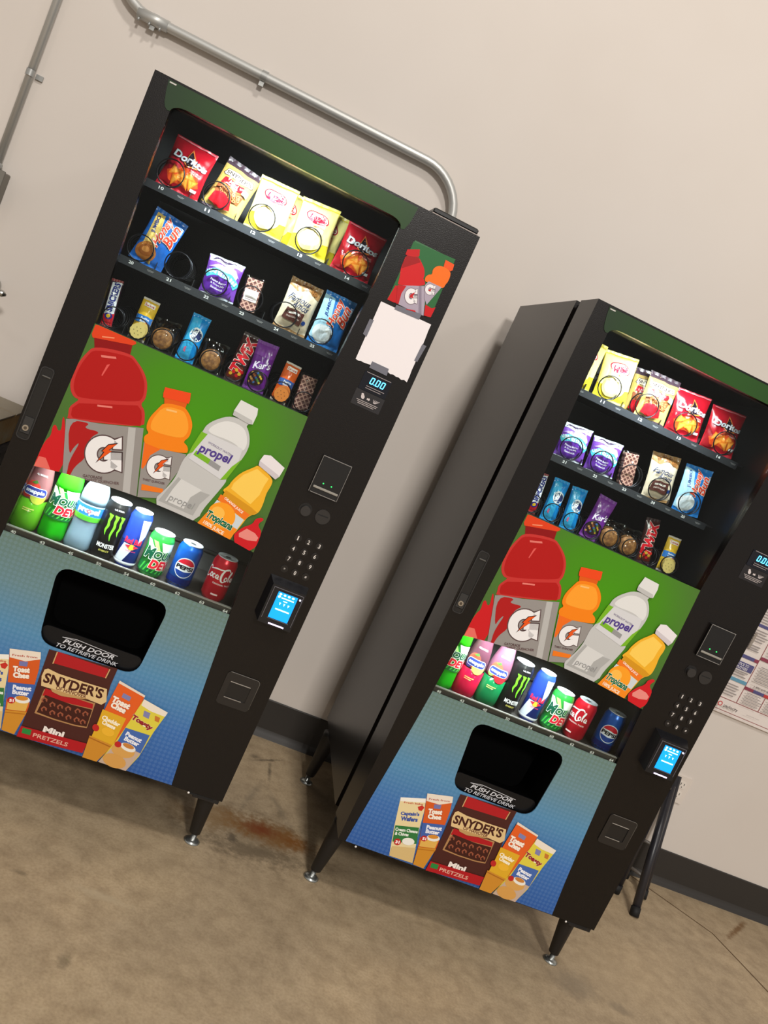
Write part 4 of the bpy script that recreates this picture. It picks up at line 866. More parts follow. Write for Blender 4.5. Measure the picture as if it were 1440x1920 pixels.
def build_machine(root):
    P = lambda name, build, key=None, parent=root: part(name, parent, key or name, build)
    # --- cabinet
    def cab():
        mb = MB(); t = 0.018; y0, y1 = 0.182, 0.7993
        mb.box(0.0, t, y0, y1, ZB, ZT+0.002, BLACK); mb.box(W-t, W, y0, y1, ZB, ZT+0.002, BLACK)
        mb.box(t, W-t, y0, y1, ZT-t, ZT+0.002, BLACK); mb.box(t, W-t, y0, y1, ZB, ZB+t, BLACK)
        mb.box(t, W-t, y1-t, y1, ZB+t, ZT-t, BLACK)
        return mb
    P('cabinet', cab)
    P('gasket', lambda: MB().box(0.009, 0.03, 0.1407, 0.182, ZB+0.01, ZT-0.008, GASKET).box(W-0.03, W-0.009, 0.1407, 0.182, ZB+0.01, ZT-0.008, GASKET)
      .box(0.03, W-0.03, 0.1407, 0.182, ZT-0.03, ZT-0.008, GASKET).box(0.03, W-0.03, 0.1407, 0.182, ZB+0.01, ZB+0.03, GASKET))
    # --- door
    def door():
        mb = MB(); d = 0.03; zs = [a[0] for a in HG]
        left = [(0, ZB)] + [(xl(z), z) for z in zs] + [(xl(1.782), ZT), (0, ZT)]
        right = [(W, ZT), (xr(1.782), ZT)] + [(xr(z), z) for z in reversed(zs)] + [(W, ZB)]
        mb.prism(left, 0, d, BLACK); mb.prism(right, 0, d, BLACK)
        mb.box(xl(1.782), xr(1.782), 0.0, d, 1.784, ZT, BLACK)
        mb.box(xl(ZB), xr(ZB), 0.0015, d, ZB, 0.2075, BLACK)
        mb.box(0, 0.012, d, 0.1407, ZB, ZT, BLACK); mb.box(W-0.012, W, d, 0.1407, ZB, ZT, BLACK)
        mb.box(0.012, W-0.012, d, 0.1407, ZT-0.012, ZT, BLACK); mb.box(0.012, W-0.012, d, 0.1407, ZB, ZB+0.012, BLACK)
        return mb
    P('door', door)
    P('door_bracket', lambda: MB().box(0.752, 0.826, 0.004, 0.10, 0.191, ZB-0.0005, BLACK2, 0.001).box(0.738, 0.809, -0.0006, 0.004, 0.1995, 0.2045, GASKET))
    P('hinge_cap', lambda: MB().box(0.702, 0.826, 0.012, 0.13, ZT+0.004, ZT+0.017, TRIM, 0.003).box(0.71, 0.82, 0.03, 0.12, ZT, ZT+0.004, GASKET))
    P('edge_strip', lambda: MB().box(0.70, 0.826, 0.0, 0.010, ZT, ZT+0.0022, mat((150, 138, 132), 0.4)))
    for (sx, sz) in ((0.0561, 0.2015), (0.738, 0.2018)):
        o = P('screw', lambda: MB().lathe([(0.0032, 0), (0.003, 0.0015), (0, 0.002)], WHITE, 10), 'screw'); o.location = (sx, 0.0, sz); o.rotation_euler = (math.radians(90), 0, 0)
    # --- header
    def header():
        pts = [(0.0345, 1.8255), (0.0380, 1.800), (0.0435, 1.777), (0.0480, 1.768), (0.0545, 1.7635), (0.0605, 1.7645)]
        for k in range(7):
            a = math.radians(180 - 15*k); pts.append((0.0955 + 0.034*math.cos(a), 1.7655 + 0.0165*math.sin(a)))
        for k in range(7):
            a = math.radians(90 - 15*k); pts.append((0.610 + 0.034*math.cos(a), 1.7655 + 0.0165*math.sin(a)))
        pts += [(0.6465, 1.7632), (0.6535, 1.7655), (0.660, 1.784), (0.6625, 1.805), (0.664, 1.8255)]
        return MB().prism(pts, -0.0018, 0.0, HEADM)
    hd = P('header_panel', header)
    P('maker_plate', lambda: MB().box(0.0385, 0.054, -0.0026, -0.0018, 1.8195, 1.8225, mat((196, 192, 186), 0.4)), parent=hd)
    # --- glass
    P('window_pane', lambda: MB().prism(region(1.2575, 1.783, ins=0.0002), 0.014, 0.0165, GLASS))
    P('pane_edge', lambda: MB().prism([(0.6415, 1.58), (0.6437, 1.58), (0.6437, 1.7655), (0.6415, 1.7655)], 0.010, 0.013, mat((140, 156, 156), 0.3)))
    low = [(xl(0.884) + (xr(0.884)-xl(0.884))*i/20, 0) for i in range(21)]
    arcp = [(x, arc(x)) for x, _ in low]
    P('drink_pane', lambda: MB().prism([(xl(0.708)+.0004, 0.7078), (xr(0.708)-.0004, 0.7078), (xr(0.884), 0.884)] + [(x, z) for x, z in reversed(arcp)][1:-1] + [(xl(0.884), 0.884)], 0.006, 0.0085, GLASS))
    # --- poster
    def poster():
        zs = [0.884 + (1.2572-0.884)*i/12 for i in range(13)]
        pts = [(xl(z)+.0004, z) for z in reversed(zs)] + arcp[1:-1] + [(xr(z)-.0004, z) for z in zs]
        return MB().prism(pts, -0.001, 0.003, GREENM)
    pp = P('poster_panel', poster)
    def clip(x, z):
        z = min(max(z, 0.884), 1.2568); x = min(max(x, xl(z)+.0006), xr(z)-.0006); z = arc(x)+.0003 if z < arc(x)+.011 else z; return (x, z)
    P('printed_bottles', lambda: from_data(POSTER, clip, 9).build(flat, 0.00125, 0.00012, rough=0.38, spec=0.22), parent=pp)
    # --- lower graphic panel with delivery port
    HOLE = round_poly([(0.2085, 0.6735), (0.232, 0.4655), (0.4865, 0.4655), (0.4975, 0.6770)], 0.040)
    P('graphic_panel', lambda: prism_hole(MB(), region(0.2075, 0.7068), HOLE, -0.001, 0.003, BLUEM))
    bp_ = root.children[-1]
    P('printed_snacks', lambda: from_data(SNACKS, lambda x, z: (x, max(z, 0.2082))).build(flat, 0.00125, 0.00010, rough=0.38, spec=0.25), parent=bp_)
    def port():
        mb = MB(); n = len(HOLE); v = [(p[0], 0.002, p[1]) for p in HOLE] + [(p[0], 0.16, p[1]) for p in HOLE]
        f = [((i+1) % n, i, i+n, (i+1) % n + n) for i in range(n)] + [tuple(range(2*n-1, n-1, -1))]
        return mb.add(v, [tuple(reversed(q)) for q in f[:-1]] + [tuple(reversed(f[-1]))], mat((3, 3, 3), 0.8, 0, 0.08))
    P('delivery_port', port)
    def flap():
        lo = round_poly([(0.2265, 0.512), (0.2320, 0.4660), (0.4865, 0.4660), (0.4895, 0.512)], 0.020)
        return MB().prism(lo, 0.012, 0.016, mat((13, 14, 17), 0.3, 0, 0.3))
    fl = P('push_flap', flap)
    def flaptext():
        a = Art(); c = (214, 214, 218)
        a.text(c, 'PUSH DOOR', 0.353, 0.4865, 0.132, 0.0125, 0.5, 0.02, 0.3)
        a.text(c, 'TO RETRIEVE DRINK', 0.355, 0.4715, 0.160, 0.0105, 0.5, 0.012, 0.3)
        a.stroke(c, [(0.2817, 0.4945), (0.318, 0.5005)], 0.0014, 2); a.stroke(c, [(0.318, 0.5005), (0.4268, 0.4945)], 0.0014, 2); a.stroke(c, [(0.2817, 0.4945), (0.3188, 0.4968)], 0.0009, 2)
        return a.build(lambda x, z, o: (x, 0.012-o, z), 0.0004)
    P('printed_text', flaptext, 'flaptext', fl)
    # --- liner of the snack and drink compartments
    P('snack_liner', lambda: MB().box(0.018, 0.024, 0.03, 0.76, 1.205, 1.812, INNER).box(0.690, 0.696, 0.03, 0.76, 1.205, 1.812, INNER)
      .box(0.024, 0.690, 0.754, 0.76, 1.205, 1.812, INNER).box(0.024, 0.690, 0.03, 0.754, 1.806, 1.812, INNER).box(0.024, 0.690, 0.02, 0.754, 1.205, 1.211, INNER))
    DG = mat((72, 71, 69), 0.4)
    P('drink_liner', lambda: MB().box(0.030, 0.036, 0.03, 0.33, 0.69, 1.0, DG).box(0.690, 0.696, 0.03, 0.33, 0.69, 1.0, DG)
      .box(0.036, 0.690, 0.324, 0.33, 0.69, 1.0, DG).box(0.036, 0.690, 0.01, 0.324, 0.994, 1.0, DG))
    P('drink_tray', lambda: MB().box(0.036, 0.690, 0.022, 0.324, 0.692, 0.6995, mat((62, 58, 55), 0.3)))
    for zz in (0.76, 0.835):
        o = P('back_rail', lambda: MB().box(0.04, 0.688, 0.312, 0.323, -0.003, 0.003, mat((60, 58, 56), 0.4)), 'back_rail'); o.location = (0, 0, zz)
    rl = P('drink_price_rail', lambda: MB().box(0.0595, 0.6450, 0.0115, 0.020, 0.699, 0.7185, mat((58, 52, 48), 0.35)).box(0.0595, 0.6450, 0.0115, 0.022, 0.7185, 0.7205, mat((150, 146, 140), 0.35)))
    for s, x in zip(['40', '43', '45', '50', '54', '60', '62', '63', '64'], [0.080, 0.1515, 0.223, 0.295, 0.367, 0.4364, 0.5025, 0.568, 0.6325]):
        o = P('slot_number', lambda s=s: Art().text((246, 242, 236), s, 0, 0, 0.0125, 0.0078, 0, 0.025).build(flat, 0.0003), 'dnum' + s, rl); o.location = (x, 0.0115, 0.7085)
    # LED lamps: a strip under the header for the snacks, one behind the poster for the drinks, both aimed inwards
    def led(name, x0, x1, y, z, back, spread, watts):
        o = P(name, lambda: MB().box(x0, x1, y-0.006, y+0.006, z, z+0.003, LED))
        d = bpy.data.lights.new(name, 'AREA'); d.shape = 'RECTANGLE'; d.size = x1-x0; d.size_y = 0.014
        d.energy = watts; d.color = lin((240, 248, 255))[:3]; d.spread = math.radians(spread)
        l = bpy.data.objects.new(name + '_beam', d); COL.objects.link(l); l.parent = o
        l.location = ((x0+x1)/2, y, z-0.002); l.rotation_euler = (math.radians(back), 0, 0)
    led('drink_light', 0.12, 0.47, 0.030, 0.956, 28, 78, 3.2)
    led('snack_light', 0.20, 0.47, 0.050, 1.800, 46, 104, 3.3)
    # --- snack trays, coils
    for ti, (tz, cols, r, names) in enumerate(TRAY):
        tr = P('snack_tray', lambda: MB().box(0.030, 0.684, 0.207, 0.72, tz-0.004, tz, mat((34, 34, 36), 0.3)).box(0.034, 0.660, 0.201, 0.207, tz-0.019, tz+0.001, mat((50, 52, 56), 0.28)), 'tray%d' % ti)
        if ti < 2:
            for s, x in zip(names, cols):
                o = P('slot_number', lambda s=s: Art().text((232, 232, 232), s, 0, 0, 0.0125, 0.0078, 0, 0.025).build(flat, 0.0003), 'snum' + s, tr); o.location = (x-0.006, 0.201, tz-0.0075)
                o = P('price_text', lambda: Art().rect((150, 150, 150), 0, 0.018, 0, 0.001).rect((150, 150, 150), 0.002, 0.016, -0.0025, -0.0015).build(flat, 0.0003), 'pricetext', tr); o.location = (x+0.036, 0.201, tz-0.0070)
        for i, x in enumerate(cols):
            c = P('coil', lambda r=r: helix(r, 0.052, 0.40, 0.0018), 'coil%d' % ti); c.location = (x, 0.212, tz + r + 0.003)
        for a_, b_ in zip(cols, cols[1:]):
            dv = P('divider', lambda ti=ti: MB().box(-0.0008, 0.0008, 0.23, 0.70, 0.0, 0.020, mat((40, 40, 42), 0.35)), 'div%d' % ti); dv.location = ((a_+b_)/2, 0, tz)
    # --- selection panel
    sg = P('side_sign', lambda: MB().prism([(0.6890, 1.7545), (0.6870, 1.6000), (0.8005, 1.6035), (0.7985, 1.7555)], -0.0012, 0.0, GREENM2))
    P('printed_bottles', lambda: from_data(SIGN, None, 9).build(flat, 0.0014, 0.00015, rough=0.4, spec=0.25), 'signart', sg)
    dp = P('price_display', lambda: MB().prism(rrect(0.7085, 0.7825, 1.3745, 1.4215, 0.002), -0.0015, 0.0, mat((10, 12, 24), 0.15)))
    def digits():
        a = Art()
        def seven(ch, cx, cz, h, w, t):
            seg = {'0': 'abcdef'}[ch]; lim = {'a': ((0,1),(1,1)), 'b': ((1,1),(1,.5)), 'c': ((1,.5),(1,0)), 'd': ((0,0),(1,0)), 'e': ((0,0),(0,.5)), 'f': ((0,.5),(0,1))}
            for s in seg:
                (x0, z0), (x1, z1) = lim[s]
                q = lambda x, z: (cx - w/2 + w*x + 0.12*h*(z-.5), cz - h/2 + h*z)
                a.stroke((70, 190, 255), [q(x0, z0), q(x1, z1)], t, 1, emit=5.0)
        for i, cx in enumerate((0.7350, 0.7500, 0.7635)): seven('0', cx, 1.4035, 0.0150, 0.0076, 0.0021)
        a.ell((70, 190, 255), 0.7415, 1.3965, 0.0012, 0.0012, emit=5.0)
        for z, x0, x1 in ((1.4188, 0.7125, 0.7790), (1.3868, 0.725, 0.774), (1.3815, 0.7245, 0.7665)): a.rect((150, 140, 140), x0, x1, z, z+0.0016)
        return a.build(flat, 0.0018)
    P('digits', digits, 'digits', dp)
    il = P('instruction_label', lambda: MB().prism(rrect(0.7060, 0.7840, 1.3330, 1.3735, 0.002), -0.0008, 0.0, mat((26, 23, 26), 0.4)))
    def icons():
        a = Art(); c = (206, 196, 194)
        a.ell(c, 0.7290, 1.3590, 0.0045, 0.0060, 30); a.ell(c, 0.7265, 1.3645, 0.0035, 0.0028); a.poly(c, [(0.7405, 1.3560), (0.7455, 1.3560), (0.7455, 1.3540), (0.7495, 1.3580), (0.7455, 1.3620), (0.7455, 1.3600), (0.7405, 1.3600)])
        for k in range(5): a.stroke(c, [(0.7600 + 0.001*k, 1.3540), (0.7575 + 0.004*k, 1.3630)], 0.0011, 1)
        for z, x0, x1 in ((1.3480, 0.716, 0.774), (1.3440, 0.720, 0.772), (1.3400, 0.722, 0.766)): a.rect((176, 166, 164), x0, x1, z, z+0.0016)
        return a.build(flat, 0.001)
    P('printed_icons', icons, 'icons', il)
    # bill acceptor
    def bill():
        mb = MB(); e = 0.0016; x0, x1, z0, z1 = 0.6985, 0.7765, 1.0885, 1.1870; fr = mat((140, 136, 132), 0.35)
        mb.box(x0, x1, -0.010, 0.0, z0, z1, TRIM, 0.0012)
        mb.box(x0, x1, -0.0115, -0.010, z1-e, z1, fr); mb.box(x0, x0+e*.6, -0.0115, -0.010, z0, z1, fr); mb.box(x1-e*.6, x1, -0.0115, -0.010, z0, z1, fr)
        mb.box(x0+0.004, x1-0.003, -0.0115, -0.010, 1.0885, 1.0900, fr)
        return mb
    bl = P('bill_acceptor', bill)
    P('bill_slot', lambda: MB().box(0.7048, 0.7724, -0.0135, -0.010, 1.1020, 1.1080, mat((150, 146, 138), 0.3), 0.001).box(0.7048, 0.7724, -0.0105, -0.010, 1.0912, 1.1020, mat((5, 5, 5), 0.5)), parent=bl)
    for xx in (0.7266, 0.7488):
        o = P('indicator_light', lambda: MB().disc(0, 0, 0.0018, -0.0112, -0.0095, mat((40, 200, 90), 0.5, 0, 0.5, 2.0), 10), 'greenled', bl); o.location = (xx, 0, 1.1194)
    cr_ = P('coin_return_button', lambda: MB().disc(0.7135, 1.0385, 0.0175, -0.0012, 0.0, TRIM).disc(0.7143, 1.0359, 0.0130, -0.008, -0.0012, mat((44, 41, 39), 0.4)))
    cs = P('coin_slot', lambda: MB().disc(0.7617, 1.0377, 0.0195, -0.003, 0.0, mat((40, 37, 35), 0.4)))
    P('slit', lambda: MB().add([(0.7480, -0.0034, 1.0415), (0.7480, -0.0034, 1.0385), (0.7755, -0.0034, 1.0395), (0.7755, -0.0034, 1.0425)], [(0, 1, 2, 3)], GASKET), parent=cs)
    # keypad
    for i, s in enumerate('123456789*0#'):
        r_, c_ = divmod(i, 3)
        k = P('key', lambda: MB().disc(0, 0, 0.0098, -0.0018, 0.0, mat((30, 27, 26), 0.35)).disc(0, 0, 0.0084, -0.0026, -0.0018, mat((24, 21, 20), 0.3)), 'key')
        k.location = (0.7262 + 0.0298*c_, 0, 0.9628 - 0.0295*r_)
        P('key_digit', lambda s=s: Art().text((214, 208, 202), s, 0, 0, 0.0030 if s == '1' else (0.005 if s in '*#' else 0.0058), 0.006 if s in '*#' else 0.0112, 0, 0.025).build(flat, 0.003), 'keyd' + s, k)
    # card reader
    def reader():
        mb = MB()
        v = [(0.700, 0.0, 0.742), (0.806, 0.0, 0.742), (0.806, 0.0, 0.850), (0.700, 0.0, 0.850),
             (0.712, -0.034, 0.730), (0.802, -0.034, 0.730), (0.802, -0.030, 0.836), (0.712, -0.030, 0.836)]
        return mb.add(v, [(4,5,6,7),(0,4,7,3),(1,2,6,5),(3,7,6,2),(0,1,5,4)], mat((17, 17, 21), 0.3))
    rd = P('card_reader', reader)
    fy = lambda z: -0.034 + (z-0.730)/0.106*0.004
    def bez():
        mb = MB(); m = mat((104, 102, 108), 0.35)
        for (x0, x1, z0, z1) in ((0.717, 0.7985, 0.8295, 0.8307), (0.717, 0.7182, 0.7430, 0.8295), (0.7973, 0.7985, 0.7430, 0.8295), (0.731, 0.789, 0.7475, 0.7484)):
            mb.box(x0, x1, fy((z0+z1)/2)-0.0022, fy((z0+z1)/2)+0.002, z0, z1, m)
        return mb
    P('bezel', bez, parent=rd)
    def screen():
        a = Art(); c = (0, 132, 224)
        a.rect(c, 0.7325, 0.7855, 0.7500, 0.8225, emit=1.5)
        w = (210, 240, 255)
        for k in range(4): a.ell(w, 0.740 + 0.0115*k, 0.8170, 0.0035, 0.0026, emit=2.0)
        a.ell(w, 0.739, 0.8100, 0.0035, 0.0035, emit=1.6)
        a.rect(w, 0.745, 0.779, 0.8075, 0.8105, emit=1.3); a.rect(w, 0.753, 0.764, 0.8005, 0.8030, emit=1.3)
        for k in range(3): a.poly(w, [(0.745 + 0.0115*k, 0.7960), (0.750 + 0.0115*k, 0.7960), (0.7475 + 0.0115*k, 0.7890)], emit=1.4)
        a.rect(w, 0.741, 0.779, 0.7755, 0.7790, emit=1.4)
        return a.build(lambda x, z, o: (x, fy(z)-0.0012-o, z), 0.0003, 0.0002)
    P('screen', screen, parent=rd)
    P('light_bar', lambda: MB().box(0.7400, 0.7815, -0.0362, -0.033, 0.7335, 0.7362, mat((226, 206, 250), 0.4, 0, 0, 4.0)), parent=rd)
    P('contactless_light', lambda: MB().disc(0.7925, 0.8190, 0.0022, -0.0335, -0.029, mat((230, 226, 255), 0.4, 0, 0, 4.0), 10), parent=rd)
    # coin return cup
    def cup():
        mb = MB(); o = rrect(0.7025, 0.7930, 0.4710, 0.5650, 0.010); i = rrect(0.7178, 0.7765, 0.4930, 0.5400, 0.003)
        prism_hole(mb, o, i, -0.003, 0.0, mat((32, 29, 27), 0.35))
        n = len(o); rim = mat((92, 88, 84), 0.35)
        for k in range(6, 16): pass
        return mb.prism(rrect(0.7178, 0.7765, 0.4930, 0.5400, 0.003), -0.0008, 0.0, mat((22, 20, 19), 0.4))
    cp = P('coin_cup', cup)
    P('rim_highlight', lambda: MB().tube([(p[0], -0.003, p[1]) for p in rrect(0.7025, 0.7930, 0.4710, 0.5650, 0.010)[5:14]], 0.0007, mat((110, 106, 100), 0.3), 6), parent=cp)
    P('flap_edge', lambda: MB().box(0.7190, 0.7745, -0.0040, -0.0028, 0.5385, 0.5403, mat((160, 154, 146), 0.3)).box(0.7180, 0.7660, -0.0040, -0.0028, 0.4925, 0.4945, mat((140, 134, 126), 0.3)), parent=cp)
    # handle
    def handle():
        o = rrect(0.0060, 0.0375, 0.935, 1.1185, 0.010)
        i = rrect(0.0085, 0.0350, 0.9375, 1.1160, 0.008)
        mb = prism_hole(MB(), o, i, -0.003, 0.0, mat((44, 43, 43), 0.3))
        return mb.prism(i, -0.0008, 0.0, mat((24, 23, 22), 0.35))
    hn = P('door_handle', handle)
    P('grip', lambda: MB().box(0.0135, 0.0335, -0.0050, -0.0008, 1.0940, 1.0975, mat((92, 90, 86), 0.3), 0.001), parent=hn)
    P('lock_plate', lambda: MB().box(0.0110, 0.0335, -0.0030, -0.0008, 0.950, 0.992, mat((48, 48, 48), 0.3), 0.001), parent=hn)
    P('lock', lambda: MB().disc(0.0215, 0.9640, 0.0072, -0.006, -0.0008, mat((170, 158, 140), 0.4, 0.6), 18).disc(0.0215, 0.9640, 0.0040, -0.0066, -0.006, mat((96, 86, 74), 0.4, 0.6), 12), parent=hn)
    # legs
    def legmesh(sh):
        mb = MB().lathe([(0.0155, 0.030), (0.0165, 0.031), (0.029, 0.192), (0.030, ZB)], BLACK2, 20)
        mb.v = [(x + sh*z/ZB, y, z) for (x, y, z) in mb.v]; return mb
    for (lx, ly, sh) in ((0.009, 0.11, 0.018), (0.822, 0.11, -0.016), (0.002, 0.673, 0.012), (0.830, 0.673, -0.012)):
        g = P('leg', lambda: legmesh(sh), 'leg%g' % sh); g.location = (lx, ly, 0)
        P('levelling_foot', lambda: MB().lathe([(0.023, 0.0), (0.024, 0.003), (0.016, 0.008), (0.0085, 0.010), (0.0085, 0.031)], mat((170, 174, 172), 0.3, 0.9), 20), 'foot', g)

GREENM2 = mat((44, 104, 56), 0.35)
machines = {}
MX = {'L': Matrix.Rotation(0.059458588, 4, 'Z'),
      'R': Matrix.Translation((1.17715165, 0.07145356, 0)) @ Matrix.Rotation(-0.00172581, 4, 'Z')}
for k, lab in (('L', 'tall black snack and drink vending machine with a white paper taped on its panel'), ('R', 'black snack and drink vending machine standing right, its left side in view')):
    r = empty('vending_machine'); r.matrix_world = MX[k]
    tag(r, lab, 'vending machine', 'vending machines against the wall')
    build_machine(r); machines[k] = r

# sheet of paper taped on the left machine (its printed code is left out)
ps = empty('paper_sheet'); ps.matrix_world = MX['L']
random.seed(3)
pts = [(0.6735, 1.5885), (0.6737, 1.4365)]
N = 18
for i in range(1, N):
    t = i/N; pts.append((0.6737 + 0.1415*t, 1.4365 + 0.0020*t + random.uniform(-0.0028, 0.0030) + (0.004 if 0.3 < t < 0.6 else 0)))
pts.append((0.8155, 1.4365))
for i in range(1, 9): pts.append((0.8150 - 0.0040*i/9 + random.uniform(-0.0012, 0.0012), 1.4365 + 0.153*i/9))
pts.append((0.8110, 1.5905))
link('sheet', MB().prism(pts, -0.0028, -0.0022, mat((238, 232, 234), 0.6)).mesh('sheet'), ps)
TAPE = mat((112, 112, 122), 0.3)
for q in ([(0.7112, 1.5850), (0.7780, 1.5880), (0.7782, 1.6030), (0.7115, 1.5970)], [(0.7136, 1.4310), (0.7620, 1.4300), (0.7600, 1.4480), (0.7140, 1.4480)],
          [(0.6650, 1.4990), (0.6760, 1.4960), (0.6760, 1.5400), (0.6655, 1.5390)], [(0.8095, 1.4930), (0.8180, 1.4930), (0.8225, 1.5380), (0.8110, 1.5380)]):
    link('tape', MB().prism(q, -0.0034, -0.0029, TAPE).mesh('tape'), ps)
tag(ps, 'white torn-edged paper sheet taped beside the window of the left vending machine', 'paper')
# ------------------------------------------------------------------ snacks and drinks
def rebase(o, loc):
    """put the empty at the foot of its thing, parts stay where they are"""
    for c in o.children: c.location = Vector(c.location) - Vector(loc)
    o.location = Vector(o.location) + Vector(loc)
rebase(con, (-1.6, WALLY, 2.138)); rebase(con2, (-0.566, WALLY, 1.5)); rebase(bx, (-0.58, WALLY, 1.385)); rebase(ot, (2.657, WALLY, 0.352))
rebase(nb, (2.875, WALLY, 0.769)); rebase(ch, (2.49, 0.74, 0))

def place(M, name, label, cat, x, y, z, tilt=0.0, lean=0.0, yaw=0.0, group=None):
    o = empty(name)
    o.matrix_world = MX[M] @ Matrix.Translation((x, y, z)) @ Matrix.Rotation(math.radians(yaw), 4, 'Z') @ Matrix.Rotation(math.radians(-lean), 4, 'X') @ Matrix.Rotation(math.radians(tilt), 4, 'Y')
    return tag(o, label, cat, group)

def bag_shape(w, h, t, seed, seal=0.07, waist=0.05, crumple=1.0):
    def width(v): return w/2*(1 - waist*math.sin(math.pi*min(max(v, 0), 1)))
    def F(u, v):
        u = max(-1, min(1, u)); s = (v-seal)/(1-2*seal)
        if s <= 0 or s >= 1: b = 0.0
        else: b = math.sin(math.pi*s)**0.55
        a = (1-u*u)**0.62 if abs(u) < 1 else 0.0
        k = noise.noise(Vector((u*2.2+seed, v*3.0, seed*1.7)))*0.28 + noise.noise(Vector((u*5+seed, v*6, 3.1)))*0.15 + noise.noise(Vector((u*3+v*9+seed, v*3-u*7, 5.3)))*0.10
        return max(0.0, t/2*a*b*(1+k*crumple)) + 0.0006 + (0.0009*math.sin(u*14+seed) if b == 0 else 0)*crumple
    return width, F
def bag(root, key, w, h, t, col, art=None, seal_col=None, seed=1.0, seal=0.07, waist=0.06, rough=0.24, metal=0.0, nu=30, nv=42, crumple=1.0, name='bag'):
    width, F = bag_shape(w, h, t, seed, seal, waist, crumple)
    def build():
        mb = MB()
        for sgn in (-1, 1):
            v = []; fa = []; fs = []
            for j in range(nv+1):
                vv = j/nv
                for i in range(nu+1):
                    u = -1 + 2*i/nu
                    yy = F(u, vv)
                    zz = vv*h + 0.004*noise.noise(Vector((u*2+seed, vv*2, 9.0)))*crumple*(1 if 0 < j < nv else .4)
                    v.append((u*width(vv), sgn*yy, zz))
            for j in range(nv):
                for i in range(nu):
                    a = j*(nu+1)+i; q = (a, a+1, a+nu+2, a+nu+1)
                    if sgn > 0: q = tuple(reversed(q))
                    vm = (j+.5)/nv
                    (fs if (vm < seal*.8 or vm > 1-seal*.8) else fa).append(q)
            mb.add(v, fa, mat(col, rough, metal), True); mb.add(v, fs, mat(seal_col or col, rough, metal), True)
        return mb
    part(name, root, ('bag', key), build)
    if art is not None:
        def mp(x, z, o):
            v = z/h; wd = width(v); u = x/wd
            zz = z + 0.004*noise.noise(Vector((max(-1, min(1, u))*2+seed, v*2, 9.0)))*crumple
            return (max(-1, min(1, u))*wd, -F(u, v) - o, zz)
        part('printed_front', root, ('bagart', key), lambda: art(w, h).build(mp, 0.0009, 0.00022, maxlen=0.006, rough=rough))

# --- art of the bags (x centred, z from the bottom edge)
def art_corn(w, h):      # red tortilla chip bag
    a = Art()
    a.poly((150, 12, 26), [(-.47*w, .02*h), (-.1*w, .02*h), (-.30*w, .40*h), (-.47*w, .55*h)])
    a.poly((226, 78, 30), [(-.38*w, .30*h), (-.08*w, .48*h), (.30*w, .44*h), (.40*w, .25*h), (.12*w, .12*h), (-.28*w, .16*h)])
    for (x, z, r) in ((-.20, .36, 20), (-.02, .30, -15), (.16, .34, 10), (-.12, .22, 40), (.08, .20, -30), (.25, .26, 55)):
        c, s = math.cos(math.radians(r)), math.sin(math.radians(r))
        tri = [(-.15*w, -.06*h), (.15*w, -.03*h), (-.02*w, .11*h)]
        a.poly((238, 132, 36), [(x*w + p[0]*c - p[1]*s, z*h + p[0]*s + p[1]*c) for p in tri])
        tri = [(-.10*w, -.035*h), (.10*w, -.015*h), (-.01*w, .07*h)]
        a.poly((250, 168, 66), [(x*w + p[0]*c - p[1]*s, z*h + p[0]*s + p[1]*c) for p in tri])
    a.poly((238, 130, 60), [(-.02*w, .86*h), (.24*w, .54*h), (.0*w, .48*h), (-.10*w, .56*h)])
    a.poly((34, 22, 34), [(-.015*w, .82*h), (.19*w, .555*h), (.0*w, .50*h), (-.08*w, .57*h)])
    a.text((244, 242, 246), 'Doritos', .02*w, .635*h, .80*w, .135*h, -3, 0.035, 0.08, (30, 26, 60), 0.03)
    a.text((240, 200, 190), 'NACHO', .22*w, .47*h, .22*w, .03*h, 0, 0.02); a.text((240, 200, 190), 'CHEESE', .22*w, .43*h, .24*w, .03*h, 0, 0.02)
    a.rect((240, 240, 236), .26*w, .40*w, .14*h, .19*h)
    a.rect((236, 130, 140), -.46*w, .46*w, .955*h, .975*h)
    return a
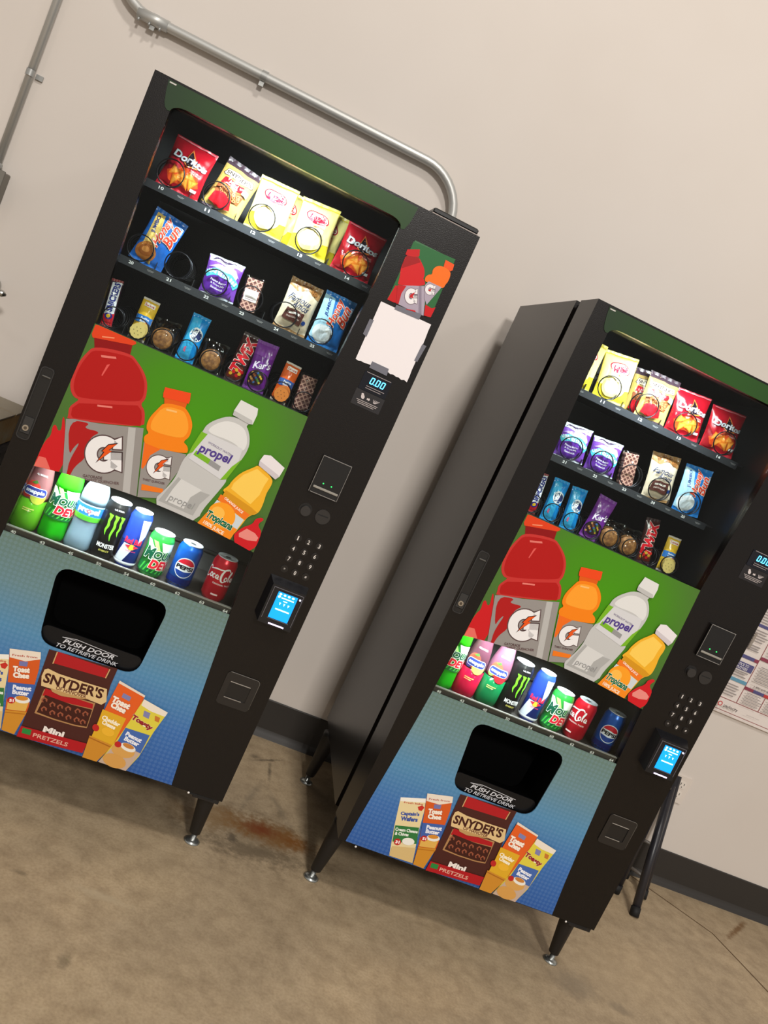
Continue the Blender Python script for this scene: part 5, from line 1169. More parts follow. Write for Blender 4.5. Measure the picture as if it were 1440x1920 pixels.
def art_pretz(w, h):     # tan pretzel bag
    a = Art()
    a.rect((74, 56, 66), -.49*w, .49*w, .86*h, .97*h)
    a.poly((196, 166, 96), [(-.49*w, .80*h), (.49*w, .80*h), (.49*w, .87*h), (-.49*w, .87*h)])
    a.poly((60, 42, 46), [(-.42*w, .70*h), (-.36*w, .80*h), (.0*w, .815*h), (.36*w, .80*h), (.42*w, .70*h), (.36*w, .665*h), (-.36*w, .665*h)])
    a.poly((238, 226, 196), [(-.40*w, .70*h), (-.35*w, .79*h), (.0*w, .805*h), (.35*w, .79*h), (.40*w, .70*h), (.35*w, .675*h), (-.35*w, .675*h)])
    a.text((50, 34, 40), "SNYDER'S", .0, .735*h, .70*w, .075*h, 0, 0.03)
    a.poly((206, 30, 40), [(-.32*w, .63*h), (.22*w, .63*h), (.28*w, .56*h), (.22*w, .50*h), (-.36*w, .50*h)])
    a.text((250, 220, 214), 'Mini', -.04*w, .585*h, .26*w, .06*h, 0, 0.03, .2); a.text((250, 220, 214), 'PRETZELS', -.06*w, .525*h, .34*w, .03*h, 0, 0.02)
    a.poly((150, 84, 50), [(-.40*w, .48*h), (.34*w, .48*h), (.30*w, .28*h), (-.36*w, .26*h)])
    for k in range(14):
        x = -.30 + .60*((k*37) % 14)/14; z = .30 + .15*((k*53) % 14)/14
        a.ell((206, 132, 82), x*w, z*h, .05*w, .025*h, 40*k, 10); a.ell((96, 46, 28), x*w, z*h, .022*w, .011*h, 40*k, 8)
    a.poly((204, 22, 34), [(-.36*w, .30*h), (-.10*w, .34*h), (.12*w, .28*h), (.20*w, .12*h), (-.20*w, .06*h), (-.40*w, .12*h)])
    a.rect((140, 200, 216), .24*w, .40*w, .48*h, .58*h)
    return a
def art_potato(w, h):    # yellow potato chip bag
    a = Art()
    a.poly((250, 236, 150), [(-.47*w, .30*h), (.47*w, .30*h), (.47*w, .93*h), (-.47*w, .93*h)])
    a.ell((206, 30, 56), .0, .70*h, .30*w, .115*h, -8, 28)
    a.ell((250, 244, 230), .0, .70*h, .27*w, .095*h, -8, 28)
    a.poly((206, 30, 56), [(-.26*w, .66*h), (.0*w, .72*h), (.25*w, .67*h), (.20*w, .63*h), (.0*w, .60*h), (-.2*w, .62*h)])
    a.text((206, 30, 60), "Lay's", .0, .71*h, .42*w, .115*h, 4, 0.03, 0.25, (252, 248, 240), 0.02)
    a.ell((244, 220, 140), -.02*w, .30*h, .33*w, .20*h, 10, 28); a.ell((250, 232, 168), -.04*w, .32*h, .26*w, .15*h, 10, 24)
    a.text((200, 60, 40), 'CLASSIC', .1*w, .54*h, .30*w, .03*h, 0, .02)
    return a
def art_honey(light):
    def art(w, h):
        a = Art()
        if light: a.poly((176, 220, 240), [(-.49*w, .10*h), (.05*w, .06*h), (-.16*w, .90*h), (-.49*w, .94*h)])
        else: a.poly((232, 196, 110), [(-.30*w, .08*h), (.12*w, .06*h), (-.02*w, .52*h), (-.16*w, .93*h), (-.40*w, .93*h)])
        if light: a.ell((236, 242, 246), -.14*w, .22*h, .30*w, .17*h, 0, 24); a.ell((214, 226, 234), -.16*w, .20*h, .17*w, .09*h, 0, 20)
        else: a.ell((182, 112, 50), -.14*w, .22*h, .30*w, .16*h, 0, 24); a.ell((150, 84, 34), -.16*w, .23*h, .20*w, .10*h, 10, 20); a.ell((196, 130, 66), -.17*w, .24*h, .11*w, .05*h, 10, 16)
        a.text((16, 60, 140) if light else (18, 50, 120), 'JUMBO', -.26*w, .72*h, .34*h, .12*w, 96, 0.03)
        a.text((214, 64, 40), 'Honey', .02*w, .66*h, .56*h, .30*w, 88, 0.03, .35, (250, 236, 220), 0.035)
        a.text((214, 64, 40), 'Bun', .27*w, .66*h, .40*h, .30*w, 88, 0.03, .35, (250, 236, 220), 0.035)
        a.text((210, 226, 240), 'Iced' if light else 'Glazed', .42*w, .80*h, .16*h, .08*w, 92, 0.02)
        return a
    return art
def art_sandwich(w, h):  # purple sandwich pouch
    a = Art()
    a.poly((196, 204, 214), [(-.46*w, .84*h), (.46*w, .84*h), (.47*w, .97*h), (-.47*w, .97*h)])
    a.poly((60, 44, 70), [(-.40*w, .86*h), (-.2*w, .92*h), (.0*w, .87*h), (.2*w, .93*h), (.42*w, .88*h), (.3*w, .95*h), (-.3*w, .96*h)])
    a.poly((176, 150, 214), [(-.44*w, .70*h), (-.1*w, .82*h), (.3*w, .78*h), (.44*w, .62*h), (.2*w, .70*h), (-.1*w, .68*h)])
    a.ell((224, 226, 236), .14*w, .68*h, .26*w, .13*h, -20, 20)
    a.ell((98, 44, 160), -.05*w, .36*h, .40*w, .34*h, 0, 28)
    a.stroke((90, 206, 222), [(-.44*w, .50*h), (-.2*w, .60*h), (.05*w, .60*h), (.28*w, .52*h), (.44*w, .38*h)], .17*h, 8)
    t = 'Uncrustables'
    for i, ch in enumerate(t):
        f = i/(len(t)-1); x = -.40 + .78*f; z = .51 + .10*math.sin(math.pi*(.25+.75*f)) - .05*f
        a.text((240, 250, 252), ch, x*w, z*h, .058*w, .10*h, 26 - 62*f, 0.04)
    for k, s in enumerate(('Peanut Butter', '& Grape Jelly', 'Sandwich')):
        a.text((240, 232, 250), s, -.06*w, (.38 - .085*k)*h, (.44 - .05*k)*w, .055*h, -4, 0.02)
    return a
def art_cookiebag(w, h): # cream cookie bag
    a = Art()
    a.poly((176, 132, 84), [(-.48*w, .82*h), (-.2*w, .78*h), (.1*w, .84*h), (.47*w, .76*h), (.48*w, .96*h), (-.48*w, .96*h)])
    for (x, z, r) in ((-.26, .90, .09), (.02, .88, .09), (.28, .86, .10), (.14, .94, .06), (-.08, .95, .06)):
        a.ell((150, 98, 50), x*w, z*h, r*w, r*w*.9, 0, 14)
        for k in range(3): a.ell((78, 44, 24), (x + .04*math.cos(2.1*k))*w, (z + .025*math.sin(2.1*k))*h, .016*w, .012*h, 0, 8)
    a.text((44, 58, 96), 'Famous', -.04*w, .62*h, .70*w, .125*h, -6, 0.012, .45)
    a.text((44, 58, 96), 'Amos', .04*w, .50*h, .52*w, .115*h, -6, 0.012, .45)
    a.poly((84, 44, 38), [(-.36*w, .20*h), (.22*w, .16*h), (.24*w, .40*h), (-.30*w, .42*h)])
    a.rect((240, 230, 222), -.24*w, .14*w, .32*h, .36*h)
    a.text((226, 206, 196), 'CHOCOLATE CHIP', -.05*w, .26*h, .40*w, .03*h, -3, 0.02)
    a.ell((40, 70, 140), .30*w, .24*h, .06*w, .04*h)
    return a
def art_oreo(w, h):
    a = Art()
    a.poly((60, 180, 236), [(-.40*w, .05*h), (.2*w, .05*h), (.05*w, .93*h), (-.40*w, .93*h)])
    a.ell((236, 244, 250), .08*w, .58*h, .34*w, .15*h, 0, 24); a.ell((30, 44, 96), .10*w, .575*h, .28*w, .12*h, 0, 24)
    a.text((250, 252, 255), 'OREO', -.02*w, .58*h, .26*h, .26*w, 80, 0.05)
    a.poly((230, 120, 160), [(-.24*w, .18*h), (-.12*w, .16*h), (-.14*w, .28*h), (-.24*w, .26*h)])
    return a
def art_mix(w, h):       # purple nut mix
    a = Art()
    a.rect((132, 62, 160), -.48*w, .48*w, .70*h, .97*h)
    a.text((236, 220, 240), "Kar's", .02*w, .53*h, .82*w, .15*h, 14, 0.03, .35, (80, 24, 110), 0.03)
    a.ell((60, 34, 40), -.05*w, .26*h, .36*w, .16*h, 0, 24)
    for k in range(16):
        x = -.32 + .54*((k*29) % 16)/16; z = .15 + .22*((k*43) % 16)/16
        a.ell([(206, 150, 80), (236, 190, 60), (90, 140, 60), (60, 110, 180), (150, 84, 44)][k % 5], x*w, z*h, .055*w, .022*h, 30*k, 10)
    return a
def art_twix(w, h):
    a = Art()
    a.poly((120, 40, 24), [(-.40*w, .06*h), (.4*w, .06*h), (.4*w, .34*h), (-.4*w, .30*h)])
    a.text((226, 26, 42), 'TWIX', .02*w, .56*h, .74*h, .72*w, 84, 0.06, .15, (244, 236, 230), 0.03)
    for k in range(6): a.ell([(236, 180, 50), (226, 30, 40)][k % 2], (-.25 + .12*k)*w, (.14 + .05*(k % 3))*h, .10*w, .035*h, 30*k, 12)
    return a
def art_snick(w, h):
    a = Art()
    a.poly((214, 30, 44), [(-.46*w, .04*h), (.46*w, .04*h), (.46*w, .30*h), (-.46*w, .26*h)])
    a.poly((238, 238, 244), [(-.40*w, .24*h), (.42*w, .28*h), (.42*w, .96*h), (-.36*w, .92*h)])
    a.text((34, 44, 130), 'SNICKERS', .02*w, .62*h, .62*h, .56*w, 86, 0.05, .1)
    a.ell((46, 40, 140), .02*w, .22*h, .34*w, .07*h, 0, 16); a.ell((236, 190, 40), .02*w, .22*h, .18*w, .04*h, 0, 14)
    return a
def art_crk(col, band, txt):
    def art(w, h):
        a = Art()
        a.rect(band, -.48*w, .48*w, .40*h, .58*h); a.text((236, 240, 250), 'Peanut', .06*w, .52*h, .5*w, .05*h, 0, .03); a.text((236, 240, 250), 'Butter', .06*w, .45*h, .5*w, .05*h, 0, .03)
        a.rect((238, 226, 214), -.30*w, .34*w, .80*h, .90*h); a.text((190, 40, 50), txt, .02*w, .85*h, .54*w, .06*h, 0, .03)
        a.ell((206, 60, 50), .26*w, .40*h, .12*w, .06*h, 0, 14)
        return a
    return art

SN = dict(
    corn=lambda r, s: bag(r, ('corn', s), .112, .134, .040, (196, 22, 40), art_corn, (206, 40, 60), 1.3 + s),
    pretz=lambda r, s: bag(r, ('pretz', s), .100, .140, .034, (206, 172, 92), art_pretz, (70, 52, 60), 2.4 + s),
    potato=lambda r, s: bag(r, ('potato', s), .106, .142, .042, (232, 208, 50), art_potato, (238, 222, 110), 3.1 + s),
    honey=lambda r, s: bag(r, ('honey', s), .090, .146, .030, (28, 100, 190), art_honey(False), (40, 110, 200), 4.2 + s),
    honey_iced=lambda r, s: bag(r, ('honeyi', s), .090, .146, .030, (30, 120, 206), art_honey(True), (40, 130, 210), 5.2 + s),
    sandwich=lambda r, s: bag(r, ('sand', s), .096, .104, .030, (120, 70, 176), art_sandwich, (190, 196, 206), 6.6 + s, seal=.05),
    cookies=lambda r, s: bag(r, ('amos', s), .092, .140, .034, (226, 208, 180), art_cookiebag, (170, 130, 84), 7.4 + s),
    oreo=lambda r, s: bag(r, ('oreo', s), .050, .128, .026, (16, 140, 220), art_oreo, (30, 160, 230), 8.1 + s, nu=22, crumple=.7),
    mix=lambda r, s: bag(r, ('mix', s), .060, .136, .028, (112, 40, 144), art_mix, (130, 64, 160), 9.3 + s, nu=22, crumple=.7),
    twix=lambda r, s: bag(r, ('twix', s), .046, .138, .022, (64, 26, 24), art_twix, (60, 40, 40), 10.2 + s, nu=22, waist=.02, crumple=.4),
    snick=lambda r, s: bag(r, ('snick', s), .030, .124, .020, (70, 40, 60), art_snick, (150, 60, 60), 11.2 + s, nu=18, waist=.02, crumple=.4))

def cookie_pack(r, s):
    def ck(seed):
        mb = MB(); prof = [(0.0, 0.0), (0.022, 0.0), (0.0275, 0.003), (0.029, 0.007), (0.0265, 0.0115), (0.018, 0.0135), (0.0, 0.0142)]
        v = []; f = []; seg = 26; n = len(prof)
        for (rr, y) in prof:
            for k in range(seg):
                a_ = 2*math.pi*k/seg; q = 1 + 0.06*noise.noise(Vector((math.cos(a_)*1.5+seed, math.sin(a_)*1.5, y*80)))
                bump = 0.0016*noise.noise(Vector((rr*180*math.cos(a_), rr*180*math.sin(a_), seed)))
                v.append((rr*q*math.sin(a_), -(y+bump), rr*q*math.cos(a_)))
        for i in range(n-1):
            for k in range(seg): j = (k+1) % seg; f.append((i*seg+k, i*seg+j, (i+1)*seg+j, (i+1)*seg+k))
        return mb.add(v, f, COOKIE, True)
    for k in range(2):
        c = part('cookie', r, ('cookie', k), lambda k=k: ck(k*3.3)); c.location = (0.002*k, 0.006 + 0.017*k, 0.030 + 0.003*k)
    bag(r, ('ckw', s), .068, .082, .036, (255, 255, 255), None, None, 12.0 + s, seal=.06, name='clear_wrapper', nu=14, nv=16, crumple=2.2)
    for o in r.children:
        if o.name.startswith('clear_wrapper'):
            o.data = o.data.copy(); o.data.materials.clear(); o.data.materials.append(FILM); o.data.materials.append(FILM); o.location = (0.004, 0.006, 0.0)
COOKIE, nt, bs = node_mat('baked_cookie')
tc = nt.nodes.new('ShaderNodeTexCoord'); n1 = noise_tex(nt, tc.outputs['Object'], 120, 4)
nt.links.new(ramp(nt, n1, [(0.3, (104, 62, 28)), (0.5, (146, 96, 44)), (0.7, (178, 126, 66))]), bs.inputs['Base Color']); bs.inputs['Roughness'].default_value = 0.6
WAFERM, nt, bs = node_mat('waffle_wafer')
tc = nt.nodes.new('ShaderNodeTexCoord'); mp = nt.nodes.new('ShaderNodeMapping'); mp.inputs['Rotation'].default_value = (0, math.radians(40), 0); mp.inputs['Scale'].default_value = (190, 1, 190)
nt.links.new(tc.outputs['Object'], mp.inputs[0]); sp = nt.nodes.new('ShaderNodeSeparateXYZ'); nt.links.new(mp.outputs[0], sp.inputs[0])
wv = math_node(nt, 'MAXIMUM', math_node(nt, 'SINE', math_node(nt, 'MULTIPLY', sp.outputs[0], math.pi)), math_node(nt, 'SINE', math_node(nt, 'MULTIPLY', sp.outputs[2], math.pi)))
nt.links.new(ramp(nt, wv, [(0.0, (96, 50, 44)), (0.6, (150, 100, 88)), (1.0, (196, 156, 138))]), bs.inputs['Base Color']); bs.inputs['Roughness'].default_value = 0.6
bp = nt.nodes.new('ShaderNodeBump'); bp.inputs['Strength'].default_value = 0.4; bp.inputs['Distance'].default_value = 0.001
nt.links.new(wv, bp.inputs['Height']); nt.links.new(bp.outputs[0], bs.inputs['Normal'])
def wafer_pack(r, s, h=.100, label=True):
    for k in range(3):
        part('wafer', r, ('wafer', k, h), lambda k=k: MB().box(-.021, .021, -0.010 + .009*k, -0.0025 + .009*k, 0.002, h-.006, WAFERM, 0.0015))
    for k in range(2):
        part('cream_layer', r, ('creamy', k, h), lambda k=k: MB().box(-.020, .020, -0.0025 + .009*k, -0.001 + .009*k, 0.003, h-.007, mat((226, 206, 190), 0.6)))
    if label: part('label', r, ('waflab', h), lambda: Art().rect((238, 232, 234), -.019, .017, .30*h, .62*h).rect((150, 110, 130), -.014, .010, .34*h, .355*h).rect((150, 110, 130), -.014, .006, .39*h, .40*h).build(lambda x, z, o: (x, -0.0105-o, z), 0.0003))
    bag(r, ('waf', s, h), .052, h, .034, (255, 255, 255), None, None, 15.0 + s, seal=.04, name='clear_wrapper', nu=10, nv=14, crumple=1.6)
    for o in r.children:
        if o.name.startswith('clear_wrapper'):
            o.data = o.data.copy(); o.data.materials.clear(); o.data.materials.append(FILM); o.data.materials.append(FILM)
def cracker_pack(col, band, ck, txt):
    def f(r, s):
        bag(r, ('crk', txt, s), .044, .112, .024, col, art_crk(col, band, txt), (226, 214, 200), 17.0 + s, nu=18, seal=.05, waist=.02, crumple=.5)
        def disc():
            mb = MB(); m = mat(ck, 0.6); hole = mat(tuple(int(q*.6) for q in ck), 0.7)
            pts = [(0.0195*(1+.03*math.cos(12*2*math.pi*k/48))*math.cos(2*math.pi*k/48), 0.0195*(1+.03*math.cos(12*2*math.pi*k/48))*math.sin(2*math.pi*k/48)) for k in range(48)]
            mb.prism(pts, -.003, .003, m)
            for k in range(7):
                a_ = 2*math.pi*k/6; q = 0 if k == 6 else .010
                mb.disc(q*math.cos(a_), q*math.sin(a_), .0014, -.0034, -.0028, hole, 8)
            return mb
        for k in range(3):
            c = part('cracker', r, ('ckr', txt), disc); c.location = (-0.001 + .003*k, -.017 + .0075*(k-1)*1.0 - .004, .021 + .004*k)
    return f
SN['cookie'] = cookie_pack
SN['wafer'] = lambda r, s: wafer_pack(r, s, .094, True)
SN['wafer_plain'] = lambda r, s: wafer_pack(r, s, .104, False)
SN['crk_y'] = cracker_pack((232, 186, 50), (50, 120, 200), (226, 200, 116), 'Lance')
SN['crk_o'] = cracker_pack((226, 96, 30), (60, 96, 170), (226, 128, 34), 'Lance ')

T1, T2, T3 = 1.6262, 1.4272, 1.2422
items = [
 # machine, kind, x, y, z, tilt, lean, label, category
 ('L', 'corn', 0.112, .240, T1, 3, 6, 'red tortilla chip bag in slot 10, top left of the left machine', 'chip bag'),
 ('L', 'pretz', 0.228, .240, T1, 9, 6, 'tan pretzel bag leaning in slot 11 of the left machine', 'pretzel bag'),
 ('L', 'pretz', 0.218, .292, T1, 13, 2, 'second pretzel bag hidden behind the tan one in the left machine', 'pretzel bag'),
 ('L', 'potato', 0.348, .240, T1, -1.5, 5, 'yellow potato chip bag in the middle slot of the top row, left machine', 'chip bag'),
 ('L', 'potato', 0.372, .292, T1, 4, 2, 'yellow chip bag behind the middle one of the top row, left machine', 'chip bag'),
 ('L', 'potato', 0.472, .240, T1, -4, 5, 'yellow potato chip bag beside the right red chip bag, left machine', 'chip bag'),
 ('L', 'potato', 0.494, .292, T1, 3, 2, 'yellow chip bag tucked behind the fourth bag of the top row, left machine', 'chip bag'),
 ('L', 'corn', 0.598, .240, T1, 1, 6, 'red tortilla chip bag in slot 14 at the right end, left machine', 'chip bag'),
 ('L', 'honey', 0.106, .240, T2, 8, 5, 'dark blue pastry pack with a brown glazed bun, left machine', 'pastry pack'),
 ('L', 'sandwich', 0.302, .240, T2, -4, 5, 'purple round sandwich pouch in slot 22 of the left machine', 'sandwich pouch'),
 ('L', 'wafer', 0.388, .238, T2, -5, 5, 'brown wafer pack with white label in slot 23 of the left machine', 'wafer pack'),
 ('L', 'cookies', 0.510, .240, T2, 0, 6, 'cream cookie bag in slot 24 of the left machine', 'cookie bag'),
 ('L', 'honey_iced', 0.607, .240, T2, 0, 5, 'light blue pastry pack with a white iced bun, left machine', 'pastry pack'),
 ('L', 'snick', 0.074, .240, T3, -7, 6, 'slim chocolate bar with white and blue wrapper at the left end, left machine', 'candy bar'),
 ('L', 'crk_y', 0.155, .240, T3, 1, 6, 'yellow cracker pack with pale round crackers in the third row, left machine', 'cracker pack'),
 ('L', 'cookie', 0.218, .236, T3, -4, 8, 'round brown cookies in clear wrap right of the yellow crackers, left machine', 'cookie pack'),
 ('L', 'oreo', 0.288, .240, T3, 1, 6, 'blue sandwich cookie pack in the third row, left machine', 'cookie pack'),
 ('L', 'cookie', 0.352, .236, T3, -2, 8, 'round brown cookies in clear wrap between the blue and brown packs, left machine', 'cookie pack'),
 ('L', 'twix', 0.424, .242, T3, 2, 6, 'dark brown candy bar with big red letters in the third row, left machine', 'candy bar'),
 ('L', 'mix', 0.484, .240, T3, -3, 6, 'purple nut mix bag in the third row of the left machine', 'nut bag'),
 ('L', 'crk_o', 0.558, .240, T3, 2, 6, 'orange cracker pack with orange crackers in the third row, left machine', 'cracker pack'),
 ('L', 'wafer_plain', 0.622, .240, T3, -4, 6, 'waffle patterned wafer pack at the right end of the third row, left machine', 'wafer pack'),
 ('R', 'potato', 0.112, .242, T1, 0, 5, 'yellow chip bag mostly hidden by the frame, top left of the right machine', 'chip bag'),
 ('R', 'potato', 0.230, .240, T1, -7, 5, 'yellow potato chip bag in slot 11 of the right machine', 'chip bag'),
 ('R', 'pretz', 0.366, .240, T1, -1.5, 6, 'front tan pretzel bag in slot 12 of the right machine', 'pretzel bag'),
 ('R', 'pretz', 0.352, .300, T1, -6, 3, 'tan pretzel bag standing behind another in slot 12, right machine', 'pretzel bag'),
 ('R', 'corn', 0.476, .240, T1, -5, 6, 'red tortilla chip bag in slot 13 of the right machine', 'chip bag'),
 ('R', 'corn', 0.598, .240, T1, -5, 6, 'red tortilla chip bag in slot 14 at the right end of the right machine', 'chip bag'),
 ('R', 'sandwich', 0.196, .240, T2, -5, 5, 'left one of the two purple sandwich pouches in the right machine', 'sandwich pouch'),
 ('R', 'sandwich', 0.299, .240, T2, -5, 5, 'right one of the two purple sandwich pouches in the right machine', 'sandwich pouch'),
 ('R', 'wafer_plain', 0.390, .240, T2, -12, 5, 'waffle patterned wafer pack beside the purple pouches of the right machine', 'wafer pack'),
 ('R', 'cookies', 0.496, .240, T2, -9, 6, 'cream cookie bag in slot 24 of the right machine', 'cookie bag'),
 ('R', 'honey_iced', 0.600, .240, T2, -6, 5, 'light blue pastry pack with a white iced bun, right machine', 'pastry pack'),
 ('R', 'snick', 0.166, .240, T3, -4, 6, 'slim chocolate bar with white and blue wrapper in the right machine', 'candy bar'),
 ('R', 'oreo', 0.222, .240, T3, -2, 6, 'left one of the two blue cookie packs in the right machine', 'cookie pack'),
 ('R', 'oreo', 0.289, .240, T3, -5, 6, 'right one of the two blue cookie packs in the right machine', 'cookie pack'),
 ('R', 'mix', 0.360, .240, T3, 5, 6, 'purple nut mix bag in the right machine', 'nut bag'),
 ('R', 'cookie', 0.420, .236, T3, -2, 8, 'round brown cookies beside the purple nut bag, right machine', 'cookie pack'),
 ('R', 'cookie', 0.487, .236, T3, -5, 8, 'round brown cookies beside the red lettered bar, right machine', 'cookie pack'),
 ('R', 'twix', 0.553, .242, T3, -10, 6, 'dark brown candy bar with big red letters in the right machine', 'candy bar'),
 ('R', 'crk_y', 0.622, .240, T3, -3, 6, 'yellow cracker pack with pale round crackers at the right end, right machine', 'cracker pack'),
]
NAMES = {'corn': 'chip_bag', 'potato': 'chip_bag', 'pretz': 'pretzel_bag', 'honey': 'pastry_pack', 'honey_iced': 'pastry_pack', 'sandwich': 'sandwich_pouch', 'cookies': 'cookie_bag', 'oreo': 'cookie_pack', 'cookie': 'cookie_pack',
         'mix': 'nut_bag', 'twix': 'candy_bar', 'snick': 'candy_bar', 'wafer': 'wafer_pack', 'wafer_plain': 'wafer_pack', 'crk_y': 'cracker_pack', 'crk_o': 'cracker_pack'}
variant = {}
for (M, kind, x, y, z, tilt, lean, label, cat) in items:
    row = {T1: 'top', T2: 'second', T3: 'third'}[z]
    o = place(M, NAMES[kind], label, cat, x, y, z, tilt, lean, 0, '%s row snacks of the %s machine' % (row, 'left' if M == 'L' else 'right'))
    variant[kind] = variant.get(kind, -1) + 1
    SN[kind](o, (variant[kind] % 2)*0.37)

# --- cans and bottles
def prof_r(prof):
    def f(z):
        for (a, b) in zip(prof, prof[1:]):
            if a[1] <= z <= b[1] and b[1] > a[1]:
                t = (z-a[1])/(b[1]-a[1]); return a[0]*(1-t) + b[0]*t
        return prof[-1][0]
    return f
def wrap(prof):
    R = prof_r(prof)
    def mp(x, z, o):
        r = R(z) + o; a = x/max(R(z), 1e-4) if False else x/RW[0]
        return (r*math.sin(a), -r*math.cos(a), z)
    RW = [max(p[0] for p in prof)]
    return mp
def can(root, key, r, h, body, art, rough=0.28, metal=0.35, top=(220, 222, 224)):
    prof = [(r*.70, 0.0), (r*.80, 0.0015), (r*.86, 0.006), (r, 0.013), (r, h-0.017), (r*.93, h-0.010), (r*.84, h-0.004), (r*.83, h-0.002)]
    part('can_body', root, ('can', key), lambda: MB().lathe(prof, mat(body, rough, metal), 40))
    rim = [(r*.83, h-0.0022), (r*.85, h-0.0008), (r*.84, h+0.0004), (r*.80, h), (r*.775, h-0.0012), (0.0, h-0.0012)]
    part('can_lid', root, ('lid', r, h), lambda: MB().lathe(rim, mat(top, 0.35, 0.25), 40))
    part('pull_tab', root, ('tab', r, h), lambda: MB().box(-.007, .007, -.012, .004, h-.0008, h+.0004, mat((190, 192, 194), 0.3, 0.9), .0006))
    part('printed_label', root, ('canart', key), lambda: art().build(wrap(prof), 0.0003, 0.00015, maxlen=0.006, rough=rough, metal=0.1))
def art_dew(h, z0=0.0, sc=1.0):
    def f():
        a = Art()
        q = lambda x, z: (x, z0 + z*sc)
        a.poly((214, 236, 206), [q(-.046, .100), q(-.030, .100), q(-.008, .078), q(-.030, .074)])
        a.poly((170, 220, 120), [q(-.024, .102), q(-.010, .102), q(.004, .078), q(-.006, .078)])
        a.poly((236, 246, 230), [q(.000, .102), q(.040, .102), q(.046, .080), q(.010, .078)])
        a.poly((24, 110, 50), [q(-.052, .012), q(.05, .012), q(.05, .030), q(-.052, .040)])
        for k in range(7): a.poly((70, 190, 70), [q(-.034 + .011*k, .016), q(-.030 + .011*k, .016), q(-.022 + .012*k, .040), q(-.027 + .012*k, .038)])
        a.text((10, 84, 58), 'OUNTAIN', .050, z0 + .0665*sc, .118, .0215*sc, -1, 0.045, .15, (232, 242, 220), 0.05)
        a.text((10, 84, 58), 'M', -.0205, z0 + .0675*sc, .0260, .0320*sc, -1, 0.045, .15, (232, 242, 220), 0.045)
        a.text((222, 30, 50), 'DEW', .023, z0 + .0405*sc, .068, .0255*sc, -1, 0.055, .15, (248, 244, 222), 0.05)
        return a
    return f
def art_pepsi():
    a = Art(); c = .060; R = .0255
    a.rect((10, 30, 96), -.10, .10, .008, .030)
    a.ell((236, 240, 246), 0, c, R*1.06, R*1.10, 0, 36)
    up = [(-R*.99*math.cos(math.radians(t)), c + R*math.sin(math.radians(t))) for t in range(22, 159, 8)]
    dn = [(R*.99*math.cos(math.radians(t)), c - R*math.sin(math.radians(t))) for t in range(16, 165, 8)]
    a.poly((206, 24, 48), up + [(R*.55, c+R*.30), (0, c+R*.42), (-R*.5, c+R*.40)])
    a.poly((16, 62, 150), dn + [(-R*.5, c-R*.36), (0, c-R*.42), (R*.5, c-R*.34)])
    a.text((16, 18, 30), 'PEPSI', 0, c + .0005, .047, .0115, -2, 0.05)
    return a
def art_coke():
    a = Art(); w = (246, 238, 236)
    # flowing script: Coca-Cola on two rising strokes
    def S(pts, wd): a.stroke(w, [(-.017 + p[0], .070 + p[1]) for p in pts], [q*0.0022 for q in wd], 6)
    S([(-.020, .016), (-.026, .021), (-.033, .016), (-.036, .003), (-.033, -.008), (-.026, -.009), (-.021, -.003)], [1, 1.6, 1.8, 2.2, 1.8, 1.2, .6])
    S([(-.012, .004), (-.016, .005), (-.018, -.001), (-.015, -.006), (-.011, -.002), (-.012, .004)], [1.2, 1.4, 1.6, 1.4, 1.2, 1])
    S([(-.003, .003), (-.007, .005), (-.009, -.001), (-.006, -.006), (-.002, -.003)], [1, 1.4, 1.6, 1.2, .7])
    S([(.006, .004), (.002, .005), (.000, -.001), (.003, -.005), (.007, .003), (.006, -.005), (.010, -.004)], [1, 1.4, 1.6, 1.2, 1.3, 1.4, .8])
    S([(.034, .022), (.028, .028), (.019, .024), (.014, .010), (.015, -.004), (.021, -.010), (.028, -.005)], [1, 1.6, 1.8, 2.4, 2.2, 1.6, .7])
    S([(.028, .026), (.010, .022), (-.008, .020), (-.022, .014)], [.6, 1.6, 1.8, .6])
    S([(.030, .004), (.026, .005), (.024, -.001), (.027, -.006), (.031, -.002), (.030, .004)], [1.2, 1.4, 1.6, 1.4, 1.2, 1])
    S([(.036, -.004), (.035, .006), (.039, .020), (.037, .022), (.034, .008), (.036, -.006)], [.8, 1.4, 1.4, 1.2, 1.4, .8])
    S([(.047, .004), (.043, .005), (.041, -.001), (.044, -.005), (.048, .003), (.047, -.005), (.051, -.004)], [1, 1.4, 1.6, 1.2, 1.3, 1.4, .8])
    a.text(w, 'ORIGINAL TASTE', .006, .052, .050, .0042, 0, .01)
    a.rect((250, 210, 206), -.012, .006, .020, .0245)
    return a
def art_claw():
    a = Art(); g = (110, 206, 40)
    for k, (x, l) in enumerate(((-.0150, .052), (.0010, .064), (.0160, .050))):
        a.stroke(g, [(x-.006, .124), (x+.001, .118), (x+.000, .106), (x+.002, .094), (x-.001, .120-l*.75), (x+.002, .120-l)], [.0010, .0075, .0060, .0062, .0046, .0004], 6)
        a.poly(g, [(x-.006, .126), (x+.006, .124), (x+.004, .114)])
    a.text((226, 226, 222), 'MONSTER', .000, .040, .046, .0125, 0, 0.03)
    a.text((196, 186, 90), 'ENERGY', .000, .0265, .026, .0050, 0, 0.02)
    a.text((214, 214, 214), 'ULTRA', .000, .140, .024, .0040, 0, 0.02)
    return a
